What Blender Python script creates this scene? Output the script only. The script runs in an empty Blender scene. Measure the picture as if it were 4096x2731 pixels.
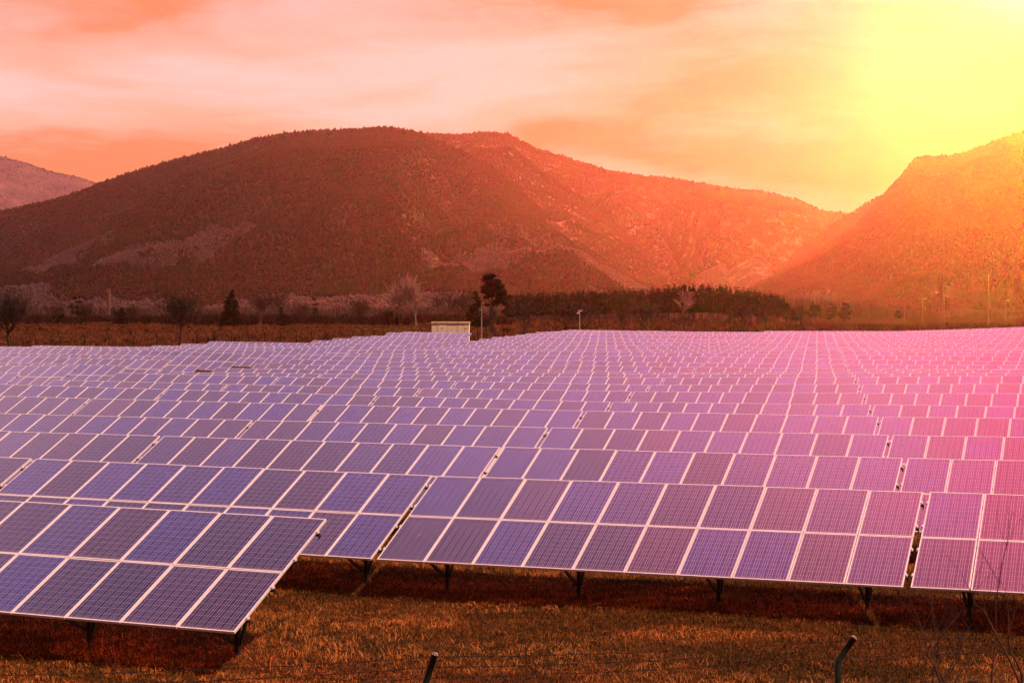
import bpy, math, random
import numpy as np
from mathutils import Matrix, Vector
R = math.radians
random.seed(7); rng = np.random.default_rng(7)
sc = bpy.context.scene
col = sc.collection

# ------------------------------------------------------------------ camera
F = 6580.9                      # focal length in pixels of the 4096 px wide photograph
HY = 1235.0                     # pixel row of the horizon
CZ = 5.6                        # camera height above the plain
cam = bpy.data.cameras.new("camera"); camo = bpy.data.objects.new("camera", cam); col.objects.link(camo)
cam.sensor_width = 36; cam.lens = 36 * F / 4096
cam.clip_start = 0.2; cam.clip_end = 30000
camo.location = (0, 0, CZ)
camo.rotation_euler = (R(90) - math.atan((1365.5 - HY) / F), 0, 0)
sc.camera = camo

# ------------------------------------------------------------------ world
def dirv(az, el):
    a, e = R(az), R(el)
    return (math.sin(a) * math.cos(e), math.cos(a) * math.cos(e), math.sin(e))
SUN_AZ, SUN_EL = 17.2, 12.0
w = bpy.data.worlds.new("World"); sc.world = w; w.use_nodes = True
nt = w.node_tree; nt.nodes.clear()
def N(t, **k):
    n = nt.nodes.new(t)
    for a, b in k.items(): setattr(n, a, b)
    return n
def L(a, b): nt.links.new(a, b)
def math_(op, a, b=None, c=None, clamp=False):
    n = N('ShaderNodeMath', operation=op, use_clamp=clamp)
    for i, v in enumerate((a, b, c)):
        if v is None: continue
        if isinstance(v, (int, float)): n.inputs[i].default_value = v
        else: L(v, n.inputs[i])
    return n.outputs[0]
tc = N('ShaderNodeTexCoord')
nrm = N('ShaderNodeVectorMath', operation='NORMALIZE'); L(tc.outputs['Generated'], nrm.inputs[0])
D = nrm.outputs[0]
sep = N('ShaderNodeSeparateXYZ'); L(D, sep.inputs[0])
az = math_('ARCTAN2', sep.outputs[0], sep.outputs[1])
el = math_('ARCSINE', sep.outputs[2])
def lobe(azd, eld, sig):
    n = N('ShaderNodeVectorMath', operation='DOT_PRODUCT'); L(D, n.inputs[0]); n.inputs[1].default_value = dirv(azd, eld)
    k = 1.0 / R(sig) ** 2
    return math_('EXPONENT', math_('MULTIPLY', math_('SUBTRACT', n.outputs['Value'], 1.0), k))
def mix(f, a, b, mode='MIX'):
    n = N('ShaderNodeMix', data_type='RGBA', blend_type=mode)
    if isinstance(f, float): n.inputs[0].default_value = f
    else: L(f, n.inputs[0])
    for s, v in ((6, a), (7, b)):
        if isinstance(v, tuple): n.inputs[s].default_value = (*v, 1)
        else: L(v, n.inputs[s])
    return n.outputs[2]
ramp = N('ShaderNodeValToRGB')
L(math_('MULTIPLY_ADD', el, 180 / math.pi / 100, 0.1, clamp=True), ramp.inputs[0])
cr = ramp.color_ramp
stops = [(-10, (.10, .06, .055)), (-1, (.30, .17, .14)), (0.5, (.86, .52, .44)), (4, (.93, .54, .43)), (8, (.90, .46, .33)), (11, (.84, .50, .47)),
         (20, (.80, .50, .60)), (33, (2.4, 1.3, 1.65)), (37, (2.15, 1.1, 1.55)), (41, (1.05, .60, 1.10)), (45, (.40, .28, .70)), (52, (.14, .11, .32)), (90, (.06, .055, .13))]
while len(cr.elements) < len(stops): cr.elements.new(0.5)
for e, (p, c) in zip(cr.elements, stops): e.position = (p + 10) / 100; e.color = (*c, 1)
# cloud streaks low in the sky
cmb = N('ShaderNodeCombineXYZ'); L(math_('MULTIPLY', az, 3.6), cmb.inputs[0]); L(math_('MULTIPLY', el, 17.0), cmb.inputs[1]); cmb.inputs[2].default_value = 3.7
no = N('ShaderNodeTexNoise'); no.inputs['Scale'].default_value = 1.0; no.inputs['Detail'].default_value = 5; no.inputs['Roughness'].default_value = .45; no.inputs['Distortion'].default_value = .5
L(cmb.outputs[0], no.inputs['Vector'])
cmb2 = N('ShaderNodeCombineXYZ'); L(math_('MULTIPLY', az, 16.0), cmb2.inputs[0]); L(math_('MULTIPLY', el, 75.0), cmb2.inputs[1])
no2 = N('ShaderNodeTexNoise'); no2.inputs['Scale'].default_value = 1.0; no2.inputs['Detail'].default_value = 6; no2.inputs['Roughness'].default_value = .6; no2.inputs['Distortion'].default_value = 1.0
L(cmb2.outputs[0], no2.inputs['Vector'])
noc = math_('ADD', no.outputs[0], math_('MULTIPLY', math_('SUBTRACT', no2.outputs[0], .5), .17))
def smooth(v, a, b):
    n = N('ShaderNodeMapRange', interpolation_type='SMOOTHSTEP'); L(v, n.inputs[0]); n.inputs[1].default_value = a; n.inputs[2].default_value = b
    return n.outputs[0]
low = math_('SUBTRACT', 1.0, smooth(el, R(12), R(20)))
low2 = smooth(el, R(2.0), R(4.5))
cl = math_('MULTIPLY', math_('MULTIPLY', smooth(noc, .44, .60), low), low2)
c1 = mix(math_('MULTIPLY', cl, .95), ramp.outputs[0], (.84, .25, .11))
cl2 = math_('MULTIPLY', smooth(noc, .47, .30), low)
c1 = mix(math_('MULTIPLY', cl2, .7), c1, (.98, .68, .68))
# the burn around the sun
c2 = mix(math_('MULTIPLY', lobe(20.0, 8.0, 9.5), 1.0, clamp=True), c1, (.70, .10, .055))
c2 = mix(math_('MULTIPLY', lobe(19.0, 10.0, 3.4), .9, clamp=True), c2, (1.0, .62, .05))
c2 = mix(math_('MULTIPLY', lobe(17.8, 12.0, 1.4), 1.0, clamp=True), c2, (1.4, 1.3, .9))
# rosy and lavender sky patches out of view, added to tint the panels by reflection
c3 = mix(math_('MULTIPLY', lobe(-7, 42, 7.0), 1.0, clamp=True), c2, (2.3, 1.15, 2.0))
c3 = mix(math_('MULTIPLY', lobe(8, 46.5, 5.5), .9, clamp=True), c3, (5.4, 1.3, 2.3))
c3 = mix(math_('MULTIPLY', lobe(21, 45, 8.2), 1.0, clamp=True), c3, (9.2, 2.0, 3.0))
c3 = mix(math_('MULTIPLY', lobe(15.5, 52, 2.7), .9, clamp=True), c3, (7.0, .45, 1.3))
# sky behind the camera darkened to deepen the shade under the tables
bk = smooth(sep.outputs[1], .12, .56)
c3 = mix(bk, (.10, .075, .11), c3)
def added_glow(azd, eld, sig, colr, E):
    n = N('ShaderNodeVectorMath', operation='SCALE'); n.inputs[0].default_value = colr
    L(math_('MULTIPLY', lobe(azd, eld, sig), E/(2*math.pi*R(sig)**2)), n.inputs['Scale']); return n.outputs[0]
def vadd(a, b):
    n = N('ShaderNodeVectorMath', operation='ADD'); L(a, n.inputs[0]); L(b, n.inputs[1]); return n.outputs[0]
add = N('ShaderNodeVectorMath', operation='ADD')
L(vadd(c3, added_glow(21.5, 11.5, .6, (1.0, .66, .01), 4.9)), add.inputs[0]); L(added_glow(15.0, 13.6, .8, (1.0, .0, .07), 6.8), add.inputs[1])  # two unseen glow sources added to colour the haze yellow and red
bg = N('ShaderNodeBackground'); bg.inputs[1].default_value = 1.0; L(add.outputs[0], bg.inputs[0])
ow = N('ShaderNodeOutputWorld'); L(bg.outputs[0], ow.inputs[0])
w.cycles.sampling_method = 'MANUAL'; w.cycles.sample_map_resolution = 2048

# ------------------------------------------------------------------ sun
sl = bpy.data.lights.new("sun", 'SUN'); so = bpy.data.objects.new("sun", sl); col.objects.link(so)
sl.energy = 4.2; sl.angle = R(2); sl.color = (1.0, .62, .43)
so.rotation_euler = Vector(dirv(125, 54)).to_track_quat('Z', 'Y').to_euler()
sc.view_settings.view_transform = 'Standard'; sc.view_settings.look = 'None'
sc.view_settings.exposure = 0; sc.view_settings.gamma = 1

# ------------------------------------------------------------------ helpers
def link(o, parent=None):
    col.objects.link(o)
    if parent: o.parent = parent
    return o
def tag(o, label=None, cat=None, group=None, kind=None):
    if label: o['label'] = label
    if cat: o['category'] = cat
    if group: o['group'] = group
    if kind: o['kind'] = kind
    return o
def empty(name, loc=(0, 0, 0), rz=0):
    o = bpy.data.objects.new(name, None); o.empty_display_size = .2
    o.location = loc; o.rotation_euler = (0, 0, rz); link(o); return o
class MB:
    """collects vertices, faces, material indices, optional uv"""
    def __init__(s): s.v = []; s.f = []; s.m = []; s.uv = {}; s.smooth = False
    def quad(s, a, b, c, d, m=0, uv=None):
        n = len(s.v); s.v += [tuple(a), tuple(b), tuple(c), tuple(d)]; s.f.append((n, n+1, n+2, n+3)); s.m.append(m)
        if uv: s.uv[len(s.f) - 1] = uv
    def box(s, x0, x1, y0, y1, z0, z1, m=0):
        n = len(s.v)
        s.v += [(x0,y0,z0),(x1,y0,z0),(x1,y1,z0),(x0,y1,z0),(x0,y0,z1),(x1,y0,z1),(x1,y1,z1),(x0,y1,z1)]
        for f in ((3,2,1,0),(4,5,6,7),(0,1,5,4),(1,2,6,5),(2,3,7,6),(3,0,4,7)): s.f.append(tuple(n+i for i in f)); s.m.append(m)
    def tube(s, pts, rad, sides=6, m=0, cap=True):
        P = [Vector(p) for p in pts]; rings = []
        up = None
        for i, p in enumerate(P):
            t = (P[min(i+1, len(P)-1)] - P[max(i-1, 0)])
            if t.length < 1e-9: t = Vector((0, 0, 1))
            t.normalize()
            if up is None or abs(t.dot(up)) > .95: up = Vector((1, 0, 0)) if abs(t.x) < .8 else Vector((0, 1, 0))
            a = t.cross(up).normalized(); b = t.cross(a).normalized(); up = a.cross(t)
            r = rad[i] if isinstance(rad, (list, tuple)) else rad
            n = len(s.v)
            for k in range(sides):
                an = 2 * math.pi * k / sides
                s.v.append(tuple(p + a * math.cos(an) * r + b * math.sin(an) * r))
            rings.append(n)
        for i in range(len(rings) - 1):
            for k in range(sides):
                k2 = (k + 1) % sides
                s.f.append((rings[i]+k, rings[i]+k2, rings[i+1]+k2, rings[i+1]+k)); s.m.append(m)
        if cap:
            s.f.append(tuple(rings[0]+k for k in range(sides))); s.m.append(m)
            s.f.append(tuple(rings[-1]+sides-1-k for k in range(sides))); s.m.append(m)
    def bar(s, p0, p1, wd, th, m=0):
        p0, p1 = Vector(p0), Vector(p1); t = (p1-p0).normalized()
        a = t.cross(Vector((1, 0, 0))); a = a.normalized() if a.length > .1 else Vector((0, 1, 0))
        b = t.cross(a).normalized(); n = len(s.v)
        for p in (p0, p1):
            for ca, cb in ((-1,-1),(1,-1),(1,1),(-1,1)): s.v.append(tuple(p + a*ca*th/2 + b*cb*wd/2))
        for f in ((3,2,1,0),(4,5,6,7),(0,1,5,4),(1,2,6,5),(2,3,7,6),(3,0,4,7)): s.f.append(tuple(n+i for i in f)); s.m.append(m)
    def mesh(s, name, mats):
        me = bpy.data.meshes.new(name); me.from_pydata(s.v, [], s.f)
        for m in (mats if isinstance(mats, (list, tuple)) else [mats]): me.materials.append(m)
        me.polygons.foreach_set('material_index', s.m)
        if s.uv:
            uvl = me.uv_layers.new(name='UVMap')
            for fi, uv in s.uv.items():
                for li, c in zip(me.polygons[fi].loop_indices, uv): uvl.data[li].uv = c
        if s.smooth: me.polygons.foreach_set('use_smooth', [True]*len(s.f))
        me.update(); return me
    def build(s, name, mats, parent=None):
        return link(bpy.data.objects.new(name, s.mesh(name, mats)), parent)
def tri_mesh(name, V, Fc, mats, mi=None, colr=None, parent=None, smooth=False):
    """fast mesh from numpy arrays; Fc (n,3) or (n,4); colr per-face colour factor"""
    me = bpy.data.meshes.new(name)
    k = Fc.shape[1]; n = len(Fc)
    me.vertices.add(len(V)); me.vertices.foreach_set('co', V.astype(np.float32).ravel())
    me.loops.add(n * k); me.loops.foreach_set('vertex_index', Fc.astype(np.int32).ravel())
    me.polygons.add(n); me.polygons.foreach_set('loop_start', np.arange(0, n*k, k, dtype=np.int32)); me.polygons.foreach_set('loop_total', np.full(n, k, dtype=np.int32))
    for m in mats: me.materials.append(m)
    if mi is not None: me.polygons.foreach_set('material_index', mi.astype(np.int32))
    if smooth: me.polygons.foreach_set('use_smooth', np.ones(n, dtype=bool))
    me.update(calc_edges=True)
    if colr is not None:
        at = me.attributes.new('tint', 'FLOAT', 'FACE'); at.data.foreach_set('value', colr.astype(np.float32))
    return link(bpy.data.objects.new(name, me), parent)

# ---- numpy noise
def _h(ix, iy, s):
    n = (ix.astype(np.int64) * 374761393 + iy.astype(np.int64) * 668265263 + s * 974634777) & 0xffffffff
    n = ((n ^ (n >> 13)) * 1274126177) & 0xffffffff
    return ((n ^ (n >> 16)) & 0xffff) / 65535.0
def vnoise(x, y, s=0):
    ix, iy = np.floor(x), np.floor(y); fx, fy = x-ix, y-iy
    fx = fx*fx*(3-2*fx); fy = fy*fy*(3-2*fy)
    a = _h(ix, iy, s); b = _h(ix+1, iy, s); c = _h(ix, iy+1, s); d = _h(ix+1, iy+1, s)
    return (a*(1-fx)+b*fx)*(1-fy)+(c*(1-fx)+d*fx)*fy
def fbm(x, y, s=0, o=4):
    t = 0; a = .5
    for i in range(o): t = t + a*vnoise(x*2**i, y*2**i, s+i); a *= .5
    return t / (1 - .5**o)

# ------------------------------------------------------------------ materials
def mat(name, base=(.5,.5,.5), rough=.7, metal=0.0, spec=.5):
    m = bpy.data.materials.new(name); m.use_nodes = True
    b = m.node_tree.nodes['Principled BSDF']
    b.inputs['Base Color'].default_value = (*base, 1); b.inputs['Roughness'].default_value = rough
    b.inputs['Metallic'].default_value = metal; b.inputs['Specular IOR Level'].default_value = spec
    return m
class NT:
    def __init__(s, m): s.t = m.node_tree; s.b = s.t.nodes['Principled BSDF']
    def n(s, t, **k):
        n = s.t.nodes.new(t)
        for a, b in k.items(): setattr(n, a, b)
        return n
    def l(s, a, b): s.t.links.new(a, b)
    def m(s, op, a, b=None, c=None, clamp=False):
        n = s.n('ShaderNodeMath', operation=op, use_clamp=clamp)
        for i, v in enumerate((a, b, c)):
            if v is None: continue
            if isinstance(v, (int, float)): n.inputs[i].default_value = v
            else: s.l(v, n.inputs[i])
        return n.outputs[0]
    def mix(s, f, a, b, mode='MIX'):
        n = s.n('ShaderNodeMix', data_type='RGBA', blend_type=mode)
        if isinstance(f, float): n.inputs[0].default_value = f
        else: s.l(f, n.inputs[0])
        for i, v in ((6, a), (7, b)):
            if isinstance(v, tuple): n.inputs[i].default_value = (*v, 1)
            else: s.l(v, n.inputs[i])
        return n.outputs[2]
    def noise(s, vec, scale, detail=3, rough=.5):
        n = s.n('ShaderNodeTexNoise'); n.inputs['Scale'].default_value = scale; n.inputs['Detail'].default_value = detail; n.inputs['Roughness'].default_value = rough
        if vec is not None: s.l(vec, n.inputs['Vector'])
        return n.outputs[0]
    def sm(s, v, a, b):
        n = s.n('ShaderNodeMapRange', interpolation_type='SMOOTHSTEP'); s.l(v, n.inputs[0]); n.inputs[1].default_value = a; n.inputs[2].default_value = b
        return n.outputs[0]
def noisy(name, c1, c2, scale, rough=.8, metal=0.0, spec=.3, coord='Object', lo=.35, hi=.65, bump=0.0):
    m = mat(name, c1, rough, metal, spec); t = NT(m)
    tcn = t.n('ShaderNodeTexCoord'); f = t.noise(tcn.outputs[coord], scale, 4, .6)
    t.l(t.mix(t.sm(f, lo, hi), c1, c2), t.b.inputs['Base Color'])
    if bump:
        bn = t.n('ShaderNodeBump'); bn.inputs['Strength'].default_value = bump; t.l(f, bn.inputs['Height']); t.l(bn.outputs[0], t.b.inputs['Normal'])
    return m
def tinted(name, dark, light, rough=.9, obj_rand=0.0, trans=0.0):
    """colour runs from dark to light by the per-face 'tint' attribute"""
    m = mat(name, dark, rough, 0, .0); t = NT(m)
    a = t.n('ShaderNodeAttribute', attribute_name='tint')
    c = t.mix(a.outputs['Fac'], dark, light)
    if obj_rand:
        oi = t.n('ShaderNodeObjectInfo'); hv = t.n('ShaderNodeHueSaturation'); t.l(c, hv.inputs['Color'])
        t.l(t.m('MULTIPLY_ADD', oi.outputs['Random'], obj_rand, 1-obj_rand/2), hv.inputs['Value']); c = hv.outputs[0]
    t.l(c, t.b.inputs['Base Color'])
    return m

M_frame = noisy('anodised_frame', (.90, .87, .86), (.78, .75, .74), 6, .42, .0, .5)
M_steel = noisy('galvanised_steel', (.040, .032, .028), (.020, .016, .014), 9, .6, .3, .4)
M_clamp = mat('clamp_aluminium', (.75, .70, .70), .4)
M_dark = mat('rail_end_dark', (.012, .010, .010), .7)

def cell_material():
    m = mat('solar_cells', (.03, .03, .12), .2, 0, .5); t = NT(m)
    uv = t.n('ShaderNodeUVMap'); sp = t.n('ShaderNodeSeparateXYZ'); t.l(uv.outputs[0], sp.inputs[0])
    oi = t.n('ShaderNodeObjectInfo')
    u = t.m('MULTIPLY', sp.outputs[0], 6.0); v = t.m('MULTIPLY', sp.outputs[1], 10.0)
    fu = t.m('FRACT', u); fv = t.m('FRACT', v)
    def near(x, c, wd): return t.m('LESS_THAN', t.m('ABSOLUTE', t.m('SUBTRACT', x, c)), wd)
    gap_u = t.m('GREATER_THAN', t.m('ABSOLUTE', t.m('SUBTRACT', fu, .5)), .5 - .016)
    gap_v = t.m('GREATER_THAN', t.m('ABSOLUTE', t.m('SUBTRACT', fv, .5)), .5 - .010)
    bus = t.m('MAXIMUM', near(fu, .28, .016), near(fu, .72, .016))
    lines = t.m('MAXIMUM', t.m('MAXIMUM', gap_u, gap_v), bus)
    # every cell a slightly different crystal
    cid = t.n('ShaderNodeCombineXYZ'); t.l(t.m('FLOOR', u), cid.inputs[0]); t.l(t.m('FLOOR', v), cid.inputs[1]); t.l(t.m('MULTIPLY', oi.outputs['Random'], 913.0), cid.inputs[2])
    wn = t.n('ShaderNodeTexWhiteNoise', noise_dimensions='3D'); t.l(cid.outputs[0], wn.inputs['Vector'])
    # every panel its own batch colour
    w2 = t.n('ShaderNodeTexWhiteNoise', noise_dimensions='1D'); t.l(t.m('MULTIPLY', oi.outputs['Random'], 317.0), w2.inputs['W'])
    base = t.mix(t.sm(w2.outputs[0], .15, .75), (.007, .007, .036), (.016, .022, .155))
    base = t.mix(t.m('MULTIPLY', t.m('GREATER_THAN', oi.outputs['Random'], .76), .8), base, (.020, .007, .018))
    base = t.mix(t.m('MULTIPLY', t.m('GREATER_THAN', oi.outputs['Random'], .98), .5), base, (.07, .016, .035))
    hs = t.n('ShaderNodeHueSaturation'); t.l(base, hs.inputs['Color'])
    t.l(t.m('MULTIPLY_ADD', wn.outputs[0], .55, .72), hs.inputs['Value'])
    tcn = t.n('ShaderNodeTexCoord'); gr = t.noise(tcn.outputs['Object'], 30, 3, .6)
    c = t.mix(t.m('MULTIPLY', t.sm(gr, .45, .7), .18), hs.outputs[0], (.05, .05, .16))
    dust = t.noise(tcn.outputs['Object'], 1.7, 3, .6)
    c = t.mix(t.m('MULTIPLY', t.sm(dust, .4, .8), .05), c, (.30, .20, .24))
    edge = t.m('MULTIPLY', t.sm(t.m('ADD', sp.outputs[1], t.m('MULTIPLY', t.noise(tcn.outputs['Object'], 9, 3, .6), .10)), .13, .04), .45)
    c = t.mix(edge, c, (.16, .10, .09))
    vo = t.n('ShaderNodeTexVoronoi'); vo.inputs['Scale'].default_value = 2.2; va = t.n('ShaderNodeVectorMath', operation='ADD'); t.l(tcn.outputs['Object'], va.inputs[0]); t.l(cid.outputs[0], va.inputs[1])
    w3 = t.n('ShaderNodeVectorMath', operation='ADD'); t.l(tcn.outputs['Object'], w3.inputs[0]); cc = t.n('ShaderNodeCombineXYZ'); t.l(t.m('MULTIPLY', oi.outputs['Random'], 77.0), cc.inputs[0]); t.l(cc.outputs[0], w3.inputs[1]); t.l(w3.outputs[0], vo.inputs['Vector'])
    spk = t.m('MULTIPLY', t.m('LESS_THAN', vo.outputs['Distance'], .035), t.m('GREATER_THAN', w2.outputs[0], .78))
    c = t.mix(t.m('MULTIPLY', spk, .7), c, (.75, .70, .66))
    c = t.mix(t.m('MULTIPLY', lines, .74), c, (.66, .54, .66))
    t.l(c, t.b.inputs['Base Color'])
    t.b.inputs['IOR'].default_value = 1.62; t.b.inputs['Roughness'].default_value = .16
    return m
M_cell = cell_material()

def grass_ground():
    m = mat('grass_ground', (.1, .06, .02), 1.0, 0, 0.0); t = NT(m)
    g = t.n('ShaderNodeNewGeometry'); P = g.outputs['Position']
    n1 = t.noise(P, .35, 5, .6); n2 = t.noise(P, 6, 5, .7); n3 = t.noise(P, 40, 3, .6)
    far = t.n('ShaderNodeVectorMath', operation='LENGTH'); t.l(P, far.inputs[0])
    c = t.mix(t.sm(n1, .38, .62), (.085, .036, .012), (.030, .022, .008))
    c = t.mix(t.m('MULTIPLY', t.sm(n2, .45, .7), .7), c, (.022, .012, .006))
    c = t.mix(t.m('MULTIPLY', t.sm(n3, .5, .75), .5), c, (.20, .105, .04))
    t.l(c, t.b.inputs['Base Color'])
    b = t.n('ShaderNodeBump'); b.inputs['Strength'].default_value = .8; b.inputs['Distance'].default_value = .08; t.l(n2, b.inputs['Height']); t.l(b.outputs[0], t.b.inputs['Normal'])
    return m
def plain_ground():
    m = mat('dry_meadow', (.1, .06, .02), 1.0, 0, 0.0); t = NT(m)
    g = t.n('ShaderNodeNewGeometry'); P = g.outputs['Position']
    mp = t.n('ShaderNodeMapping'); mp.inputs['Scale'].default_value = (.6, .25, 1); t.l(P, mp.inputs[0])
    n0 = t.noise(mp.outputs[0], .02, 4, .6); n1 = t.noise(mp.outputs[0], .12, 5, .65); n2 = t.noise(P, 1.2, 4, .7)
    c = t.mix(t.sm(n1, .38, .62), (.024, .009, .005), (.055, .020, .009))
    c = t.mix(t.m('MULTIPLY', t.sm(n0, .48, .62), .6), c, (.040, .018, .016))
    c = t.mix(t.m('MULTIPLY', t.sm(n2, .45, .7), .55), c, (.035, .014, .008))
    # pale mown meadow to the right
    sp = t.n('ShaderNodeSeparateXYZ'); t.l(P, sp.inputs[0])
    mead = t.m('MULTIPLY', t.sm(t.m('DIVIDE', sp.outputs[0], sp.outputs[1]), .16, .24), t.sm(sp.outputs[1], 380, 430))
    c = t.mix(t.m('MULTIPLY', mead, .8), c, (.075, .032, .012))
    t.l(c, t.b.inputs['Base Color'])
    return m
M_grass = grass_ground(); M_plain = plain_ground()

# ------------------------------------------------------------------ the array's lattice
YAW, TILT, SH, U0, PIT, D2, PER = .3596, .4193, -1.346, -13.816, 7.5603, 32.117, 10.22
PW, PH = 1.01, 1.655            # panel pitch across and up the table
K0 = -9
ZT = [[-357,-355,-353,-351,-348,-346,-343,-342,-343,-349,-348,-344,-337,-329,-321,-314],
      [-357,-355,-354,-352,-350,-349,-348,-348,-350,-354,-348,-340,-333,-326,-319,-312],
      [-357,-355,-354,-354,-353,-354,-355,-356,-355,-356,-352,-342,-333,-324,-316,-309],
      [-358,-356,-355,-354,-354,-356,-359,-362,-362,-360,-356,-342,-331,-322,-314,-306],
      [-362,-359,-355,-352,-349,-347,-348,-352,-355,-356,-353,-343,-333,-323,-313,-303],
      [-367,-363,-358,-353,-348,-344,-344,-353,-362,-368,-358,-349,-337,-323,-311,-298],
      [-371,-367,-364,-361,-358,-358,-360,-364,-367,-364,-354,-337,-324,-314,-304,-295],
      [-374,-375,-374,-372,-367,-359,-354,-360,-368,-370,-350,-330,-317,-307,-300,-293],
      [-372,-379,-387,-395,-401,-398,-377,-374,-372,-367,-347,-325,-313,-305,-300,-295],
      [-372,-378,-383,-386,-387,-383,-379,-381,-382,-378,-359,-340,-326,-315,-307,-299],
      [-365,-372,-379,-387,-397,-404,-378,-385,-397,-400,-377,-354,-339,-327,-318,-308],
      [-361,-366,-371,-375,-380,-387,-370,-381,-390,-391,-389,-377,-363,-347,-333,-320],
      [-356,-361,-367,-374,-381,-384,-366,-372,-382,-387,-387,-379,-369,-357,-345,-333],
      [-355,-353,-351,-351,-358,-381,-368,-367,-368,-365,-372,-375,-371,-363,-354,-344],
      [-356,-357,-359,-361,-365,-374,-357,-357,-356,-356,-362,-364,-362,-359,-355,-351],
      [-358,-363,-368,-371,-371,-369,-374,-370,-364,-359,-354,-351,-352,-353,-355,-356],
      [-354,-362,-369,-376,-381,-382,-376,-373,-372,-365,-358,-352,-352,-354,-357,-359],
      [-348,-356,-365,-373,-382,-387,-365,-364,-361,-362,-365,-366,-365,-364,-363,-363],
      [-342,-349,-356,-364,-371,-376,-346,-359,-366,-367,-369,-372,-373,-371,-369,-367],
      [-335,-342,-349,-356,-361,-362,-352,-354,-355,-359,-351,-368,-374,-375,-373,-370],
      [-326,-331,-335,-341,-348,-359,-342,-359,-365,-364,-354,-359,-364,-366,-367,-367],
      [-318,-322,-326,-331,-338,-350,-335,-343,-348,-359,-353,-364,-366,-365,-361,-358],
      [-309,-316,-325,-334,-343,-344,-336,-350,-357,-363,-346,-361,-355,-351,-349,-346],
      [-304,-305,-306,-307,-311,-321,-331,-329,-330,-341,-340,-359,-353,-347,-341,-335],
      [-299,-299,-300,-303,-312,-331,-325,-334,-332,-327,-328,-345,-340,-335,-330,-325],
      [-298,-301,-304,-307,-310,-314,-319,-331,-332,-328,-326,-328,-328,-325,-320,-315],
      [-299,-303,-307,-312,-317,-322,-324,-322,-316,-312,-319,-349,-330,-317,-307,-297],
      [-300,-304,-308,-313,-318,-323,-328,-332,-336,-342,-348,-350,-339,-321,-302,-283],
      [-301,-304,-308,-312,-316,-321,-326,-333,-339,-343,-341,-334,-321,-304,-285,-265],
      [-301,-305,-309,-312,-316,-320,-326,-335,-345,-350,-344,-330,-309,-285,-260,-236],
      [-301,-306,-310,-315,-320,-326,-331,-336,-339,-340,-337,-333,-296,-253,-226,-205],
      [-301,-306,-311,-317,-322,-328,-333,-337,-338,-335,-327,-312,-291,-265,-237,-210]]
ZT = np.array(ZT) / 100.0       # height of the top edge at every table joint, relative to the camera
cy, sy = math.cos(YAW), math.sin(YAW)
TOPH = 2.10                     # top edge above ground
def UD(x, y): return x*cy - y*sy, x*sy + y*cy
def XY(u, d): return u*cy + d*sy, -u*sy + d*cy
def ztop(i, k):
    """bilinear in row i (1-based) and joint k (numpy ok)"""
    a = np.clip(np.asarray(i, float) - 1, 0, ZT.shape[0]-1.001); b = np.clip(np.asarray(k, float) - K0, 0, ZT.shape[1]-1.001)
    ia = np.floor(a).astype(int); ib = np.floor(b).astype(int); fa = a-ia; fb = b-ib
    return (ZT[ia, ib]*(1-fb)+ZT[ia, ib+1]*fb)*(1-fa)+(ZT[ia+1, ib]*(1-fb)+ZT[ia+1, ib+1]*fb)*fa
def sstep(x, a, b):
    t = np.clip((x-a)/(b-a), 0, 1); return t*t*(3-2*t)
def ground(x, y):
    x = np.asarray(x, float); y = np.asarray(y, float)
    u, d = UD(x, y)
    i = (d + 1.5 - D2)/PIT + 2; k = (u - U0 - SH*(i-2))/PER
    z = ztop(i, k) + CZ - TOPH
    far = sstep(d, 268, 420)
    z = z*(1-far) + 0.0*far
    left = sstep(-u, 95, 150); z = z*(1-left) + .05*left
    # the bank the camera stands on
    z = z + (1-sstep(y, -2, 13))*2.6
    z = z + .16*(fbm(x*.25, y*.25, 5)-.5)*(1-sstep(y, 60, 90))
    z = z + .9*(fbm(x*.02, y*.02, 9)-.5)*sstep(y, 300, 600)
    return z

# ------------------------------------------------------------------ ground sheet
ys = np.concatenate([np.linspace(-40, 60, 300), np.geomspace(60.6, 16000, 260)])
ts = np.linspace(-1, 1, 241)
YY, TT = np.meshgrid(ys, ts, indexing='ij')
XX = TT * (np.maximum(YY, 0)*.62 + 45)
ZZ = ground(XX, YY)
V = np.stack([XX, YY, ZZ], -1).reshape(-1, 3)
ny, nx = YY.shape
def gridfaces(ny, nx):
    a = (np.arange(ny-1)[:, None]*nx + np.arange(nx-1)[None, :]).ravel()
    return np.stack([a, a+1, a+nx+1, a+nx], -1)
GF = gridfaces(ny, nx)
yc = V[GF[:, 0]]; dd = yc[:, 0]*sy + yc[:, 1]*cy
g = tri_mesh('ground', V, GF, [M_grass, M_plain], mi=((dd > 262) | (yc[:, 0]/np.maximum(yc[:, 1], 1) < -.0) & (yc[:, 1] > 212)).astype(int), smooth=True)
tag(g, 'flat ground of dry orange and green winter grass under and beyond the solar array', None, None, 'structure')

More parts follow.
